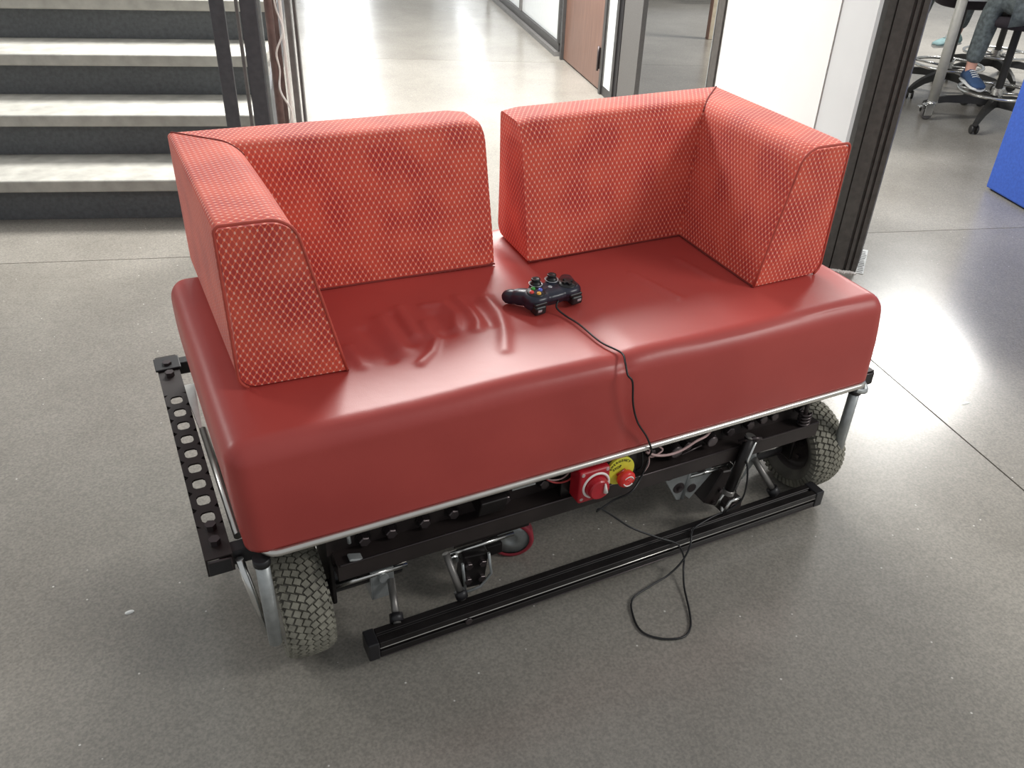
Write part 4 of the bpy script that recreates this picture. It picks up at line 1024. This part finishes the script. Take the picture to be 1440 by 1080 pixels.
for s in (-1, 1):
    ell((s * 0.043, 0.010, 0.030), (0.031, 0.030, 0.0145)); ell((s * 0.046, 0.014, 0.019), (0.027, 0.024, 0.014))
    ell((s * 0.022, -0.017, 0.031), (0.017, 0.017, 0.012))
    ell((s * 0.060, -0.012, 0.023), (0.0205, 0.032, 0.018), s * 0.55, 0.25)
    ell((s * 0.074, -0.032, 0.0165), (0.0165, 0.026, 0.016), s * 0.65, 0.2)
body = from_bm('shell', bm, 'navy', pad)
add_subd(body, [('REMESH', {'mode': 'VOXEL', 'voxel_size': 0.0018, 'use_smooth_shade': True}), ('SMOOTH', {'factor': 0.6, 'iterations': 8})])
for s in (-1, 1):
    st = lathe('thumbstick', [(0.0, 0.0128), (0.002, 0.0128), (0.004, 0.0115), (0.007, 0.0085), (0.009, 0.0098), (0.012, 0.0108), (0.014, 0.0092), (0.0125, 0.006), (0.012, 0.0005)], pw(s * 0.022, -0.021, 0.0415), PR @ Vector((0, -0.1, 1)), 'navy2', pad, 24)
    lathe('stick_ring', [(0, 0.0135), (0.002, 0.0165), (0.003, 0.0150), (0.0015, 0.0125)], pw(s * 0.022, -0.021, 0.0405), PR @ Vector((0, 0, 1)), 'silver', st, 28)
    gp = bmesh.new(); t = bmesh.new()
    tr = box('trigger', pw(s * 0.050, 0.034, 0.014), (0.030, 0.024, 0.021), 'navy2', pad, PR, 0.005, 3)
    box('shoulder_button', pw(s * 0.048, 0.035, 0.027), (0.034, 0.014, 0.008), 'navy2', pad, PR, 0.003, 3)
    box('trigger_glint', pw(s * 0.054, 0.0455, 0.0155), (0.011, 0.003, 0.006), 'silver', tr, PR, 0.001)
lathe('button_plate', [(0.0, 0.0215), (0.0015, 0.0205), (0.0018, 0.001)], pw(0.043, 0.010, 0.0425), PR @ Vector((0, 0, 1)), 'navy2', pad, 32)
for dx, dy, mt in ((0, 0.0115, 'by'), (0, -0.0115, 'bg'), (-0.0115, 0, 'bb'), (0.0115, 0, 'br')):
    lathe('face_button', [(0, 0.0052), (0.003, 0.0050), (0.0045, 0.0038), (0.005, 0.0005)], pw(0.043 + dx, 0.010 + dy, 0.0435), PR @ Vector((0, 0, 1)), mt, pad, 20)
lathe('pad_plate', [(0.0, 0.0215), (0.0015, 0.0205), (0.0018, 0.001)], pw(-0.043, 0.010, 0.0425), PR @ Vector((0, 0, 1)), 'navy2', pad, 32)
bm = bmesh.new(); add_box(bm, pw(-0.043, 0.010, 0.0465), (0.026, 0.0085, 0.006), PR, 0.0015); add_box(bm, pw(-0.043, 0.010, 0.0466), (0.0085, 0.026, 0.006), PR, 0.0015)
from_bm('direction_pad', bm, 'navy2', pad)
lathe('logo_button', [(0, 0.0055), (0.002, 0.005), (0.0028, 0.0005)], pw(0, 0.004, 0.0405), PR @ Vector((0, 0, 1)), 'silver', pad, 20)
for s in (-1, 1): box('menu_button', pw(s * 0.014, 0.008, 0.0415), (0.007, 0.004, 0.002), 'navy2', pad, PR, 0.0008)
box('cable_bar', pw(0, 0.030, 0.034), (0.034, 0.008, 0.006), 'steelg', pad, PR, 0.002)
cabp = [pw(0, 0.038, 0.024), (0.727, 0.243, H1 + 0.016), (0.737, 0.22, H1 + 0.006), (0.747, 0.174, H1 + 0.005), (0.752, 0.092, H1 + 0.004), (0.770, 0.040, H1 + 0.003), (0.763, 0.012, H1 - 0.004), (0.760, -0.006, H1 - 0.022), (0.768, -0.0145, 0.568),
        (0.776, -0.0155, 0.512), (0.794, -0.015, 0.461), (0.826, -0.012, 0.411), (0.844, -0.012, 0.371), (0.853, 0.0, 0.348), (0.856, 0.012, 0.33)]
tube('cable', smooth_path(cabp, 6), 0.0022, 'navy2', pad, 8)

# loose cord hanging under the sofa and looping over the bumper bar to the floor
cordp = [(0.862, 0.016, 0.315), (0.845, 0.012, 0.272), (0.81, -0.005, 0.285 - .03), (0.775, 0.01, 0.23), (0.742, 0.01, 0.216), (0.735, 0.012, 0.209), (0.745, 0.014, 0.213), (0.78, 0.015, 0.18), (0.83, 0.0, 0.135), (0.89, -0.030, 0.106), (0.935, -0.048, 0.084), (0.950, -0.062, 0.05), (0.945, -0.075, 0.025), (0.921, -0.115, 0.010), (0.888, -0.185, 0.005), (0.862, -0.222, 0.004), (0.83, -0.235, 0.004), (0.786, -0.218, 0.004),
         (0.758, -0.185, 0.004), (0.763, -0.141, 0.004), (0.789, -0.095, 0.006), (0.850, -0.080, 0.010), (0.905, -0.072, 0.016), (0.945, -0.066, 0.04), (0.968, -0.058, 0.075), (0.985, -0.036, 0.090), (1.01, -0.02, 0.088), (1.07, -0.01, 0.092), (1.115, -0.012, 0.10), (1.142, -0.018, 0.125), (1.148, -0.018, 0.17), (1.145, -0.012, 0.22), (1.14, 0.0, 0.25)]
cord = thing('power_cord', 'thin black cord hanging over the front bumper bar in a loop on the floor', 'cord', (0.84, -0.15, 0))
tube('cord', smooth_path(cordp, 6), 0.0024, 'navy2', cord, 8)

# small debris marks on the floor
for x, y, sx_, sy_, lb_ in ((2.235, 0.18, 0.018, 0.007, 'white scrap on the floor right of the joint line'), (-0.02 - .25, 0.34, 0.010, 0.006, 'tiny pale crumb on the floor left of the perforated channel')):
    bm = bmesh.new(); t = bmesh.new(); bmesh.ops.create_icosphere(t, subdivisions=2, radius=1)
    for v in t.verts: v.co = Vector((v.co.x * sx_, v.co.y * sy_, max(0, v.co.z) * 0.003)) * (1 + 0.25 * noise.noise(v.co * 3)) + Vector((x, y, 0.0004))
    merge(bm, t); o = from_bm('floor_scrap', bm, 'paper'); o['label'] = lb_; o['category'] = 'scrap'
